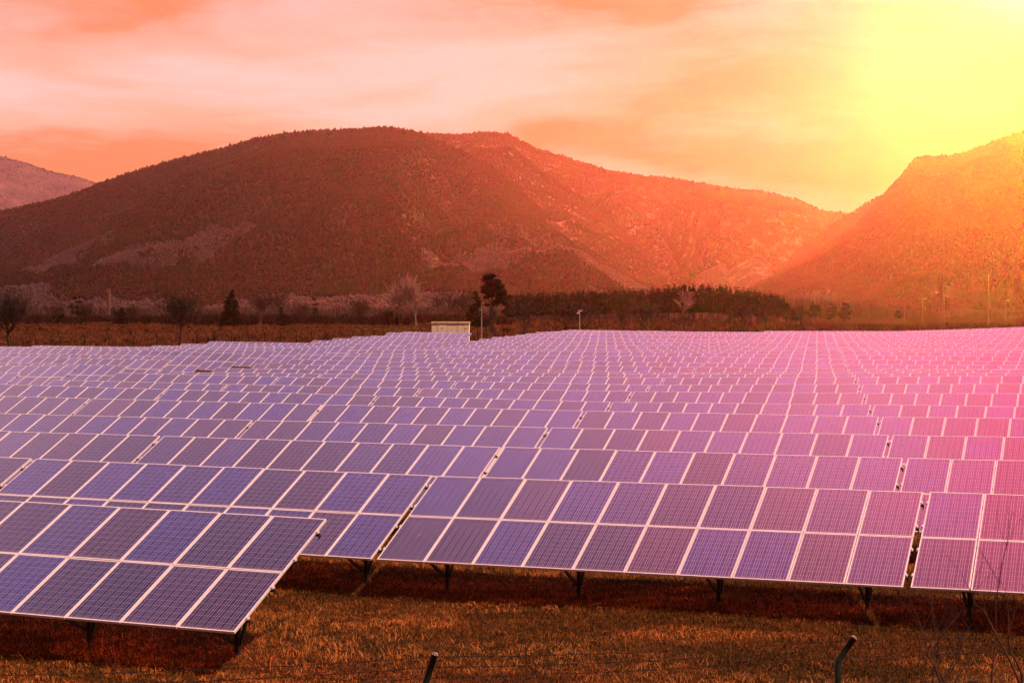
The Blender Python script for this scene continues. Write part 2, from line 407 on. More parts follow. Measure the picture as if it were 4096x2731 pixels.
# ------------------------------------------------------------------ solar tables
T = TILT
def panel_meshes():
    W_, H_ = .992, 1.640; fw = .023; dp = .040
    fr = MB()
    fr.box(0, W_, 0, fw, -dp, 0); fr.box(0, W_, H_-fw, H_, -dp, 0)
    fr.box(0, fw, fw, H_-fw, -dp, -.0005); fr.box(W_-fw, W_, fw, H_-fw, -dp, -.0005)
    gl = MB()
    z = -.004
    a = [(fw, fw, z), (W_-fw, fw, z), (W_-fw, H_-fw, z), (fw, H_-fw, z)]
    m_ = .012
    uvs = [(-m_, -m_), (1+m_, -m_), (1+m_, 1+m_), (-m_, 1+m_)]
    gl.quad(*a, uv=uvs)
    gl.quad((fw, H_-fw, -.012), (W_-fw, H_-fw, -.012), (W_-fw, fw, -.012), (fw, fw, -.012), m=1)
    both = MB(); both.v = list(fr.v); both.f = list(fr.f); both.m = [0]*len(fr.f)
    n = len(both.v); both.v += gl.v; both.f += [tuple(i+n for i in f) for f in gl.f]; both.m += [1, 2]
    both.uv = {len(fr.f): uvs}
    return fr.mesh('solar_panel', M_frame), gl.mesh('glass', [M_cell, M_dark]), both.mesh('solar_panel_small', [M_frame, M_cell, M_dark])
ME_frame, ME_glass, ME_small = panel_meshes()
LT = 10*PW - .018
def rail_mesh():
    b = MB()
    b.box(.02, LT+.030, -.022, .022, -.095, -.042, 0)
    for x0, s in ((LT, 1), (0, -1)):
        # end clamp above, dark open rail end and its bracket below
        xa, xb = sorted((x0 + s*.001, x0 + s*.026)); b.box(xa, xb, -.035, .035, -.041, .004, 2)
        xa, xb = sorted((x0 + s*.027, x0 + s*.040)); b.box(xa, xb, -.025, .025, -.041, -.018, 2)
    x = LT + .052
    n = len(b.v)
    b.v += [(x-.02, -.055, -.130), (x-.02, .040, -.130), (x-.02, -.01, -.045), (x, -.055, -.130), (x, .040, -.130), (x, -.01, -.045)]
    for f in ((0, 1, 2), (5, 4, 3)): b.f.append(tuple(n+i for i in f)); b.m.append(1)
    for f in ((0, 3, 4, 1), (1, 4, 5, 2), (2, 5, 3, 0)): b.f.append(tuple(n+i for i in f)); b.m.append(1)
    return b.mesh('rail', [M_steel, M_dark, M_clamp])
ME_rail = rail_mesh()
def post_mesh():
    b = MB()
    # channel post, beam carrying the rails, long front brace and short rear brace; origin on the ground under mid table
    hm = TOPH - PH*math.sin(T) - .20      # height of table plane at mid depth, less rails
    b.box(-.038, .038, -.010, .010, -.5, hm); b.box(-.038, -.030, .010, .06, -.5, hm); b.box(.030, .038, .010, .06, -.5, hm)
    ct, st = math.cos(T), math.sin(T)
    b.bar((0, -1.35*ct, hm-1.35*st+.04), (0, 1.35*ct, hm+1.35*st+.04), .06, .09)
    b.bar((-.045, -1.12*ct, hm-1.12*st-.02), (-.045, -.03, .24), .04, .05)
    b.bar((.045, .75*ct, hm+.75*st-.03), (.045, .05, .20), .04, .06)
    return b.mesh('post', M_steel)
ME_post = post_mesh()
def cross_mesh():
    b = MB(); hm = TOPH - PH*math.sin(T) - .20
    b.bar((-.62, -.08, hm-.08), (-.02, -.03, .45), .04, .04)
    return b.mesh('brace', M_steel)
ME_brace = cross_mesh()

ORD = ['', 'front', 'second', 'third', 'fourth', 'fifth', 'sixth', 'seventh', 'eighth', 'ninth', 'tenth', 'eleventh', 'twelfth', 'thirteenth', 'fourteenth', 'fifteenth', 'sixteenth', 'seventeenth', 'eighteenth', 'nineteenth', 'twentieth',
       'twenty-first', 'twenty-second', 'twenty-third', 'twenty-fourth', 'twenty-fifth', 'twenty-sixth', 'twenty-seventh', 'twenty-eighth', 'twenty-ninth', 'thirtieth', 'thirty-first']
def px(x, y): return 2048 + F*x/y
def row_tables():
    out = []
    for i in range(1, 32):
        if i == 1: ks = range(-4, 0)
        elif i < 6: ks = range(-8, 5)
        elif i < 31: ks = [k for k in range(-8, 6) if k != -4]
        else: ks = range(0, 6)
        start = {16: -7, 17: -6, 18: -6, 19: -6}.get(i, -5 if 20 <= i <= 25 else (-3 if i > 25 else -99))
        for k in ks:
            if k < start: continue
            du = 0
            if k < -4 and i >= 9: du = -.45 + (i-9)*.18
            u = U0 + k*PER + SH*(i-2) + du + .06; d = D2 + (i-2)*PIT
            x0, y0 = XY(u, d); x1, y1 = XY(u+LT, d)
            if y0 < 5 or px(x1, y1) < -60 or px(x0, y0) > 4160: continue
            out.append((i, k, u, d, x0, y0, px(x0, y0), px(x1, y1)))
    return out
TB = row_tables()
rot_t = Matrix.Rotation(T, 4, 'X')
for i, k, u, d, x0, y0, xa, xb in TB:
    z0 = float(ztop(i, k)); z1 = float(ztop(i, k+1))
    if k == -5 and i >= 6: z1 = float(ztop(i, -4))
    mx, my = XY(u, d - PH*math.cos(T))
    zb = z0 + CZ - TOPH
    same = [t for t in TB if t[0] == i]; pos = same.index((i, k, u, d, x0, y0, xa, xb))
    side = ORD[pos+1] if pos else 'leftmost'
    if i == 1: side = {len(same)-1: 'open right-hand end'}.get(pos, side)
    if pos == len(same)-1 and i > 1: side = 'rightmost'
    last = pos == len(same)-1
    if i == 1: lab = 'nearest solar table, its right-hand end open over the grass' if last else f'front-row solar table at lower left, {side} from the left edge'
    elif i == 2 and k == 0: lab = 'long second-row solar table across the lower middle with some brownish panels'
    elif i == 2 and last: lab = 'solar table cut by the right edge, pink above and blue below'
    else: lab = f'{side} solar table visible in the {ORD[i]} row from the front'
    e = empty('solar_table', (mx, my, zb), -YAW); e.rotation_euler = (0, -math.atan((z1-z0)/PER), -YAW)
    tag(e, lab, 'solar table', 'solar panel tables of the array')
    hb = TOPH - 2*PH*math.sin(T); base = Matrix.Translation((0, -PH*math.cos(T), hb)) @ rot_t
    near = i <= 6
    for r in range(2):
        for c in range(10):
            jit = Matrix.Rotation(random.gauss(0, .0022), 4, 'X') @ Matrix.Rotation(random.gauss(0, .0022), 4, 'Y')
            o = link(bpy.data.objects.new('solar_panel', ME_frame if near else ME_small), e)
            o.matrix_local = base @ Matrix.Translation((c*PW, r*PH, 0)) @ jit
            if near: link(bpy.data.objects.new('glass', ME_glass), o)
    for q in (.40, 1.25, PH+.40, PH+1.25):
        o = link(bpy.data.objects.new('rail', ME_rail), e); o.matrix_local = base @ Matrix.Translation((0, q, 0))
    if i <= 12:
        for q in (.85, 3.65, 6.45, 9.25):
            o = link(bpy.data.objects.new('post', ME_post), e); o.location = (q, 0, 0); o.rotation_euler = (0, math.atan((z1-z0)/PER), 0)
            if i <= 3: link(bpy.data.objects.new('brace', ME_brace), o)

# ------------------------------------------------------------------ foreground grass
def blades(name, x, y, h, wd, lean, tint, mats, seg=2, parent=None, mi=None):
    n = len(x); z = ground(x, y)
    az_ = rng.uniform(0, 2*np.pi, n); face = rng.uniform(0, 2*np.pi, n)
    lx, ly = np.cos(az_)*lean, np.sin(az_)*lean; wx, wy = np.cos(face)*wd/2, np.sin(face)*wd/2
    b0 = np.stack([x-wx, y-wy, z-.02], -1); b1 = np.stack([x+wx, y+wy, z-.02], -1)
    m0 = np.stack([x+lx*h*.4-wx*.8, y+ly*h*.4-wy*.8, z+h*.6], -1); m1 = np.stack([x+lx*h*.4+wx*.8, y+ly*h*.4+wy*.8, z+h*.6], -1)
    t0 = np.stack([x+lx*h*1.15, y+ly*h*1.15, z+h*(1-.35*lean)], -1)
    V = np.stack([b0, b1, m0, m1, t0], 1).reshape(-1, 3)
    a = np.arange(n)*5
    Fc = np.concatenate([np.stack([a, a+1, a+3], -1), np.stack([a, a+3, a+2], -1), np.stack([a+2, a+3, a+4], -1)])
    return tri_mesh(name, V, Fc, mats, colr=np.tile(tint, 3), parent=parent, mi=None if mi is None else np.tile(mi, 3))
M_blade = tinted('straw_blades', (.012, .010, .005), (.78, .29, .075))
def fg_grass():
    xs, ys_ = [], []
    n = 620000
    y = rng.uniform(18.5, 44, n); t = rng.uniform(-.36, .36, n); x = t*y
    u, d = UD(x, y)
    dens = np.where(y < 30, 1.0, np.where(y < 37, .8, .35)) * (y/44)
    keep = (rng.random(n) < dens*1.25)
    x, y = x[keep], y[keep]
    cl = fbm(x*1.1, y*1.1, 21, 4); c2 = fbm(x*5, y*5, 33, 3); c3 = fbm(x*.35+9, y*.9, 41, 3)
    kk = rng.random(len(x)) < np.clip(.35 + 1.6*(c2-.3), .2, 1)
    x, y, cl, c2, c3 = x[kk], y[kk], cl[kk], c2[kk], c3[kk]
    n = len(x)
    h = rng.uniform(.035, .11, n)*(.6+1.0*cl)
    tall = rng.random(n) < .02*np.clip((cl-.45)*10, 0, 1); h = np.where(tall, h*2.0, h)
    green = sstep(c3, .50, .62)*.75
    tint = np.clip(rng.beta(1.1, 2.0, n)*(1-green*.85)*(.2+1.9*(c2-.1))*(.35+1.35*cl), 0, 1)
    o = blades('grass', x, y, h, rng.uniform(.006, .014, n), rng.uniform(.3, 1.8, n), tint, [M_blade])
    tag(o, 'matted dry orange grass with green patches in front of and under the panels', None, None, 'stuff')
fg_grass()

# ------------------------------------------------------------------ hills
def at(x, yrow=None, Y=None):
    """a point of the scene at distance Y seen in photo column x (and row yrow)"""
    X = (x-2048)/F*Y
    return (X, Y, (CZ + (HY-yrow)/F*Y) if yrow is not None else float(ground(X, Y)))
M_soil = noisy('leaf_litter_slope', (.010, .005, .0045), (.024, .012, .011), .012, .95, 0, .1, lo=.45, hi=.7)
M_rock = noisy('bare_pale_slope', (.060, .020, .014), (.26, .16, .13), .03, .95, 0, .1, lo=.52, hi=.68)
M_pines = tinted('hill_pines', (.002, .003, .0025), (.009, .008, .006), .95)
M_russet = tinted('hill_russet_trees', (.018, .006, .005), (.052, .014, .009), .95)
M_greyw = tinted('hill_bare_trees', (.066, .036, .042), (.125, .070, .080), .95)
M_haze_mauve = noisy('winter_haze_slope', (.20, .105, .115), (.15, .078, .085), .01, .95, 0, .1)  # pale winter mauve, with distance haze painted into the colour
S = 4096/2352
def hill(name, pts, Yr, Yf, seed, label, power=1.15, amp=40, ground_mat=None, ntrees=30000, pine=.5, clear=.5, tree=9.0, haze_bare=False):
    px_ = np.array([p[0]*S for p in pts]); py_ = np.array([p[1]*S for p in pts])
    xs = np.linspace(px_[0], px_[-1], 420); s = np.linspace(0, 1.25, 190)
    ysk = np.interp(xs, px_, py_)
    ker = np.hanning(9); ker /= ker.sum(); ysk = np.convolve(np.pad(ysk, 4, 'edge'), ker, 'valid')
    tree = tree*.62; ntrees = int(ntrees*2.1)
    zr = np.maximum((HY - ysk)/F*Yr + CZ - tree*.55, -20)
    SS, XA = np.meshgrid(s, xs, indexing='ij'); ZR = np.broadcast_to(zr, SS.shape)
    Y = Yf + (Yr-Yf)*SS; X = (XA-2048)/F*Y
    shp = np.where(SS <= 1, np.maximum(SS, 0)**power, 1-(SS-1)*2.2)
    Zc = ZR*shp
    wx = X + 260*(fbm(X/500, Y/500, seed+50, 3)-.5)
    rid = np.abs(vnoise(wx/(280), Y/1500, seed+1)-.5)*2 + .5*np.abs(vnoise(wx/120, Y/600, seed+2)-.5)*2 + .8*fbm(X/90, Y/140, seed+3, 4)
    env = np.clip(SS*2.2, 0, 1)*np.clip((1-SS)*3.0, 0, 1)
    Zc = Zc + (rid-1.05)*amp*2.2*env*np.clip(ZR/200, .15, 1)
    lim_ = CZ + (ZR - CZ)/Yr*Y*(.86 + .14*np.clip(SS, 0, 1)**3)      # no knoll may rise above the ridge line
    Zc = np.where(SS < 1, np.minimum(Zc, np.maximum(lim_, Zc*0-5)), Zc)
    Zc = Zc - 3*(SS < .01)
    V = np.stack([X, Y, Zc], -1).reshape(-1, 3)
    o = tri_mesh(name, V, gridfaces(*SS.shape), [ground_mat or M_soil], smooth=True)
    tag(o, label, None, None, 'structure')
    # trees standing on it
    n = ntrees
    fx = rng.uniform(0, len(xs)-1.001, n); fs = rng.uniform(0.0, 1.0, n)**.85*.985*((len(s)-1)*1/1.25) + rng.random(n)*2
    fs = np.where(rng.random(n) < .05, (len(s)-1)/1.25 - rng.random(n)*3, fs)
    ix, iy = fx.astype(int), np.minimum(fs.astype(int), len(s)-2); ax, ay = fx-ix, fs-iy
    def bl(A): return (A[iy, ix]*(1-ax)+A[iy, ix+1]*ax)*(1-ay)+(A[iy+1, ix]*(1-ax)+A[iy+1, ix+1]*ax)*ay
    tx, ty, tz, ts_ = bl(X), bl(Y), bl(Zc), bl(SS)
    f1 = fbm(tx/230, ty/420, seed+9, 4); f2 = fbm(tx/60, ty/110, seed+12, 3)
    bare = sstep(f1 + .35*(f2-.5) + clear*(.34-ts_)*.45, .535, .58)
    if name == 'right_hill': bare = bare*.12
    if name == 'main_hill': bare = bare*np.clip(1.7 - ts_*1.8, .15, 1)
    f3 = fbm(tx/330, ty/600, seed+30, 3)
    kind = np.where(rng.random(n) < pine + .9*(f2-.5) + 3.0*(f3-.5) + .9*(.55-ts_), 0, 1)
    kind = np.where(rng.random(n) < bare, 2, kind)
    kind = np.where(haze_bare & (rng.random(n) < .85), 2, kind)  # mostly pale bare trees, whose paleness also stands in for distance haze
    keep = ~((kind == 2) & (rng.random(n) < .45)) & (tz > -2)
    tx, ty, tz, kind, f2 = tx[keep], ty[keep], tz[keep], kind[keep], f2[keep]; n = len(tx)
    h = rng.uniform(.6, 1.25, n)*tree; h = np.where(kind == 2, h*.55, np.where(kind == 1, h*.8, h)); h = np.where(rng.random(n) < .01, h*1.35, h); ss_ = ts_[keep]; h = np.where((ss_ > .955) & (rng.random(n) < .35), h*rng.uniform(1.2, 2.1, n), h)
    r = h*np.where(kind == 0, .30, .42)*rng.uniform(.8, 1.3, n)
    # a tree is a bumpy six-sided spindle: wide low ring and a narrower upper ring
    ang = np.arange(4)*2*np.pi/4
    tw = rng.uniform(0, 6, n)[:, None]
    j = rng.uniform(.65, 1.3, (n, 4))
    z1 = np.where(kind == 0, .22, .45)[:, None]; rr2 = np.where(kind == 0, .0, .0)
    ring = np.stack([tx[:, None]+np.cos(ang+tw)*r[:, None]*j, ty[:, None]+np.sin(ang+tw)*r[:, None]*j, tz[:, None]+h[:, None]*(z1+.12*(j-1))], -1)
    top = np.stack([tx+rng.normal(0, .05, n)*h, ty, tz+h], -1)[:, None]; bot = np.stack([tx, ty, tz-1], -1)[:, None]
    V = np.concatenate([ring, top, bot], 1).reshape(-1, 3)
    a = (np.arange(n)*6)[:, None]; k = np.arange(4)[None]
    up = np.stack([a+k, a+(k+1) % 4, np.broadcast_to(a+4, (n, 4))], -1).reshape(-1, 3)
    dn = np.stack([a+(k+1) % 4, a+k, np.broadcast_to(a+5, (n, 4))], -1).reshape(-1, 3)
    tint = np.clip(rng.beta(2, 2, n)*(.6+.8*f2), 0, 1)
    t5 = np.repeat(tint, 4); k5 = np.repeat(kind, 4)
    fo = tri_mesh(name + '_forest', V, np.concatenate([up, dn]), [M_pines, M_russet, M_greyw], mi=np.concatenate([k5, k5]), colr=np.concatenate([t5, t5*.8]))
    tag(fo, None, None, None, 'stuff')
    return fo
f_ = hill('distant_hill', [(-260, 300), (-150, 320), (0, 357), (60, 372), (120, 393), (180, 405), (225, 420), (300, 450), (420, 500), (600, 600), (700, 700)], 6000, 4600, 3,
     'distant hazy hill at the far left', ntrees=16000, amp=40, tree=6, haze_bare=True, ground_mat=M_haze_mauve)
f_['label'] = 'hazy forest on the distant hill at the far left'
f_ = hill('main_hill', [(-300, 560), (-120, 520), (0, 487), (120, 462), (200, 435), (235, 420), (300, 398), (400, 370), (500, 345), (560, 327), (620, 314), (680, 304), (750, 301), (820, 299), (870, 296), (905, 296), (960, 306), (1010, 327), (1060, 348), (1100, 368), (1150, 400), (1200, 445), (1250, 490), (1300, 530), (1350, 562), (1430, 620), (1500, 660), (1580, 700)], 3800, 1750, 11,
     'large rounded wooded hill in the middle and left', ntrees=78000, amp=52, pine=.62, tree=9)
f_['label'] = 'dark pine and russet forest covering the large middle hill'
f_ = hill('valley_hill', [(800, 420), (860, 345), (920, 314), (960, 307), (1010, 307), (1060, 310), (1110, 303), (1165, 308), (1200, 325), (1240, 345), (1300, 362), (1380, 388), (1450, 402), (1560, 412), (1650, 430), (1700, 437), (1745, 440), (1780, 446), (1840, 462), (1890, 485), (1945, 490), (2020, 520), (2120, 600), (2200, 690)], 5000, 3300, 23,
     'hill ridge behind the valley right of the middle', ntrees=40000, amp=75, pine=.25, ground_mat=M_rock, clear=1.3, tree=10)
f_['label'] = 'thin russet woodland on the ridge behind the valley'
f_ = hill('spur_hill', [(1000, 400), (1100, 345), (1170, 338), (1240, 390), (1300, 430), (1380, 480), (1450, 532), (1520, 585), (1600, 650), (1680, 700)], 4300, 2700, 31,
     'spur of the middle hill running down to the valley', ntrees=22000, amp=45, pine=.3, ground_mat=M_rock, clear=1.0, tree=9)
f_['label'] = 'russet woodland on the spur running down to the valley'
f_ = hill('back_spur_hill', [(1640, 700), (1720, 645), (1780, 602), (1850, 558), (1945, 495), (2000, 462), (2060, 430), (2200, 420), (2500, 420)], 4000, 2600, 41,
     'lighter spur behind the right-hand hill', ntrees=15000, amp=30, pine=.3, tree=9)
f_['label'] = 'woodland on the lighter spur behind the right-hand hill'
f_ = hill('right_hill', [(1660, 700), (1745, 652), (1850, 596), (1950, 535), (2000, 485), (2040, 438), (2070, 405), (2100, 368), (2130, 362), (2160, 362), (2190, 360), (2240, 345), (2300, 322), (2352, 305), (2450, 280), (2600, 262)], 3300, 1500, 53,
     'steep wooded hill at the right edge under the sun', ntrees=42000, amp=50, pine=.3, tree=9, clear=.1)
f_['label'] = 'russet and pine forest on the right-hand hill under the sun'

# ------------------------------------------------------------------ bare winter trees
M_bark = noisy('bark', (.030, .018, .013), (.060, .036, .026), 3, .9, 0, .2)
M_bark_pale = noisy('pale_bark', (.30, .19, .16), (.18, .10, .085), 3, .9, 0, .2)
M_twig_dark = mat('dark_twigs', (.020, .010, .008), .9)
M_twig_red = mat('reddish_twigs', (.065, .025, .016), .9)
M_twig_pale = mat('pale_twigs', (.33, .19, .155), .9)
def bare_tree(seed, h, spread, trunk_h, mats, levels=5, kids=3, twig=.016, lean=0, trunk_r=None, upright=.28, fork=1):
    """a tapering trunk that splits again and again; returns (trunk mesh, crown mesh)"""
    def run(scale):
        rnd = random.Random(seed); tr, cr_ = MB(), MB(); tr0 = (trunk_r or h*.024)
        def grow(p, d, L_, r, lev):
            n = 4 if lev <= 2 else 3
            pts, rad = [p], [r]; q = p.copy(); dd = d.copy()
            for i in range(n):
                w_ = .10 if lev == 0 else .20
                dd = (dd + Vector((rnd.gauss(0, w_), rnd.gauss(0, w_), rnd.gauss(0, .10) + (.07 if lev else 0)))).normalized()
                q = q + dd*L_/n; pts.append(q.copy()); rad.append(r*(1-.38*(i+1)/n))
            (tr if lev <= 2 else cr_).tube(pts, [max(x, twig) for x in rad], 6 if lev == 0 else (4 if lev <= 2 else 3), cap=False)
            if lev >= levels: return
            m = kids + (1 if lev == 0 else 0)
            a0 = rnd.uniform(0, 6.3)
            for c in range(m):
                t = 1.0 if c == 0 else (rnd.uniform(.72, 1.0) if lev == 0 else rnd.uniform(.3, .95))
                j = min(int(t*n), n-1); f = t*n-j
                b = pts[j].lerp(pts[j+1], f); rr = rad[j]*(.82 if c == 0 else .62)
                a = a0 + c*2*math.pi/m + rnd.uniform(-.5, .5); sp = (rnd.uniform(.25, .55) if c == 0 else rnd.uniform(.75, 1.35))*spread
                nd = (dd + Vector((math.cos(a), math.sin(a), 0))*sp + Vector((0, 0, upright*(1 if lev < 2 else .3)))).normalized()
                grow(b, nd, (h-trunk_h)*scale*rnd.uniform(.34, .44) if lev == 0 else L_*rnd.uniform(.62, .85), rr, lev+1)
        for k in range(fork):
            grow(Vector((rnd.uniform(-.2, .2)*(fork > 1), 0, -.3)), Vector((lean + (rnd.uniform(-.45, .45) if fork > 1 else 0), 0, 1)).normalized(), trunk_h+.3, tr0*(1 if fork == 1 else .75), 0)
        return tr, cr_
    sc0 = 1.0
    for _ in range(4):
        tr, cr_ = run(sc0); mz = max(v[2] for v in cr_.v)
        sc0 *= max(.2, (h-trunk_h))/max(.2, mz-trunk_h)
    return tr.mesh('trunk', mats[0]), cr_.mesh('crown', mats[1])
def put_tree(name, meshes, loc, rz=0, sc_=1.0, label='', cat='tree', group=None, sx=None):
    e = empty(name, loc, rz); e.scale = ((sx or sc_), (sx or sc_), sc_)
    tag(e, label, cat, group)
    for n_, me in meshes: link(bpy.data.objects.new(n_, me), e)
    return e
def bt(x, yb, yt, seed, spread, th, mats, label, group=None, name='bare_tree', Y=None, twig=None, **kw):
    Y = Y or (CZ-.2)*F/(yb-HY); X = (x-2048)/F*Y; zg = float(ground(X, Y))
    h = CZ + (HY-yt)/F*Y - zg
    a, b = bare_tree(seed, h, spread, th*h, mats, twig=twig or Y*.000085, **kw)
    return put_tree(name, (('trunk', a), ('crown', b)), (X, Y, zg), 0, 1, label, 'tree', group)
DK, RD, PL, DR = (M_bark, M_twig_dark), (M_bark, M_twig_red), (M_bark_pale, M_twig_pale), (M_bark, M_twig_red)
bt(38, 1388, 1120, 3, 1.15, .22, DK, 'large dark bare tree with spreading branches at the left edge behind the fence', levels=5, kids=4, trunk_r=.25, twig=.021)
bt(722, 1374, 1135, 8, 1.25, .30, DK, 'lone dark bare tree with wide crown standing behind the left fence', levels=5, kids=4, trunk_r=.21, twig=.020)
bt(215, 1302, 1188, 12, 1.1, .18, RD, 'broad bare reddish tree right of the large left-edge tree', levels=5)
bt(345, 1296, 1192, 15, .9, .15, RD, 'rounded orange bare tree left of the pale poplar', levels=5, fork=2)
bt(525, 1300, 1208, 19, .8, .15, RD, 'small vase-shaped orange bare tree right of the round dark pine', levels=5, fork=2)
bt(430, 1302, 1215, 91, 1.1, .2, RD, 'low gnarled bare tree at the foot of the pale poplar', levels=5)
bt(1040, 1300, 1146, 22, .95, .2, (M_bark_pale, M_twig_red), 'tall domed bare tree with pale limbs right of the dark conifer', levels=5, fork=2)
bt(1120, 1300, 1136, 27, .9, .22, RD, 'tallest domed orange bare tree left of the building', levels=5)
bt(1215, 1298, 1190, 29, .9, .15, RD, 'low rounded reddish bare tree beside the slim leaning pine', levels=5, fork=2)
bt(1445, 1296, 1188, 33, .95, .15, RD, 'domed brownish bare tree between the two tall pale tree groups', levels=5, fork=2)
bt(1600, 1300, 1122, 35, .85, .25, PL, 'pale bare tree with fanning branches left of the tallest pale tree', levels=5, fork=2)
bt(1664, 1300, 1092, 38, .7, .22, PL, 'tallest pale bare tree above the white building', levels=6)
bt(1540, 1300, 1226, 40, 1.1, .15, RD, 'small dark reddish bush-like tree left of the white building', levels=5, fork=2)
bt(1772, 1310, 1148, 43, 1.0, .25, DK, 'dark bare tree rising directly behind the white building', levels=5)
bt(1845, 1304, 1156, 47, .8, .2, RD, 'reddish domed bare tree behind the right end of the white building', levels=5, fork=2)
bt(1990, 1356, 1210, 61, .7, .2, DK, 'thin leaning bare tree at the foot of the big black pine', levels=5, lean=-.3)
front = [(2112, 1342, 1176, 1.3), (2262, 1338, 1180, 1.2), (2338, 1338, 1190, 1.2), (2500, 1336, 1196, .9), (2560, 1336, 1176, .9), (2610, 1338, 1200, 1.2), (2738, 1336, 1230, 1.2), (2975, 1322, 1190, .9), (3058, 1318, 1180, 1.0), (3210, 1312, 1215, .9)]
fl = ['widest dark bare tree before the forest, right of the black pine', 'forked dark bare tree just left of the taller lamp pole', 'dark bare tree just right of the lamp pole before the forest', 'slim reddish bare tree before the middle of the pine forest', 'twiggy bare tree reaching the forest top in its middle',
      'low branching dark bare tree left of the pale tree', 'small dark bare tree at the foot of the pale tree', 'red-lit bare tree before the right part of the pine forest', 'bare tree before the forest where it starts to drop on the right', 'last bare tree at the right end of the pine forest']
for q, ((x, yb, yt, sp), lab) in enumerate(zip(front, fl)):
    bt(x, yb, yt, 100+q, sp, .2, DK if q < 3 or q == 5 else RD, lab, 'bare trees before the pine forest', levels=5, fork=1+(q % 3 == 1))
bt(2724, 1318, 1155, 131, .7, .45, PL, 'pale bare tree standing against the dark pine forest', levels=5)
bt(3375, 1292, 1225, 133, 1.0, .2, RD, 'small bare tree between the two round pines on the right', levels=5, fork=2)
bt(3205, 1262, 1160, 137, .8, .2, PL, 'pale bare tree in the bright woodland beyond the forest end', levels=5, Y=1150, fork=2)
bt(3290, 1262, 1150, 139, .8, .2, PL, 'tallest pale bare tree in the bright woodland on the right', levels=5, Y=1100, fork=2)

# pale poplar
def poplar(h):
    rnd = random.Random(5); tr, c = MB(), MB()
    tr.tube([(0, 0, -.3), (.05, 0, h*.5), (0, 0, h*.96)], [.22, .14, .03], 6)
    for i in range(420):
        z = rnd.uniform(.10, .88)*h; a = rnd.uniform(0, 6.3); L_ = rnd.uniform(.6, 1.7)*(1-.35*abs(z/h-.45))
        p = Vector((0, 0, z)); q = p + Vector((math.cos(a)*L_*.5, math.sin(a)*L_*.5, L_*.9)); q2 = q + Vector((math.cos(a)*.12, math.sin(a)*.12, L_*.9))
        c.tube([p, q, q2], [.06, .05, .03], 3, cap=False)
    return tr.mesh('trunk', M_bark_pale), c.mesh('crown', M_twig_pale)
a_, b_ = poplar(13.5); X, Y, Z_ = at(435, None, 760)
put_tree('poplar_tree', (('trunk', a_), ('crown', b_)), (X, Y, Z_), 0, 1.08, 'slender pale poplar standing alone against the hill on the left')

# ------------------------------------------------------------------ evergreens
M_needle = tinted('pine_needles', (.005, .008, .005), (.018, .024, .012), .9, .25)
def foliage(centres, n, size, seed, squash=.6):
    """needle clumps: little ragged triangles spread through ellipsoids; centres = (x,y,z,r)"""
    g_ = np.random.default_rng(seed); V, t = [], []
    for (x, y, z, r) in centres:
        m = max(int(n*2.6*(r**2)), 14)
        d = g_.normal(size=(m, 3)); d /= np.linalg.norm(d, axis=1)[:, None]; rad = r*g_.uniform(.35, 1.12, (m, 1))
        c = np.array([x, y, z]) + d*rad*np.array([1, 1, squash])
        e = g_.normal(size=(m, 3, 3))*size; e[..., 2] *= .7
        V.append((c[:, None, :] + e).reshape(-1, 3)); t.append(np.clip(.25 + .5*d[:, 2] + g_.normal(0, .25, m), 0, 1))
    V = np.concatenate(V); return V, np.arange(len(V)).reshape(-1, 3), np.concatenate(t)
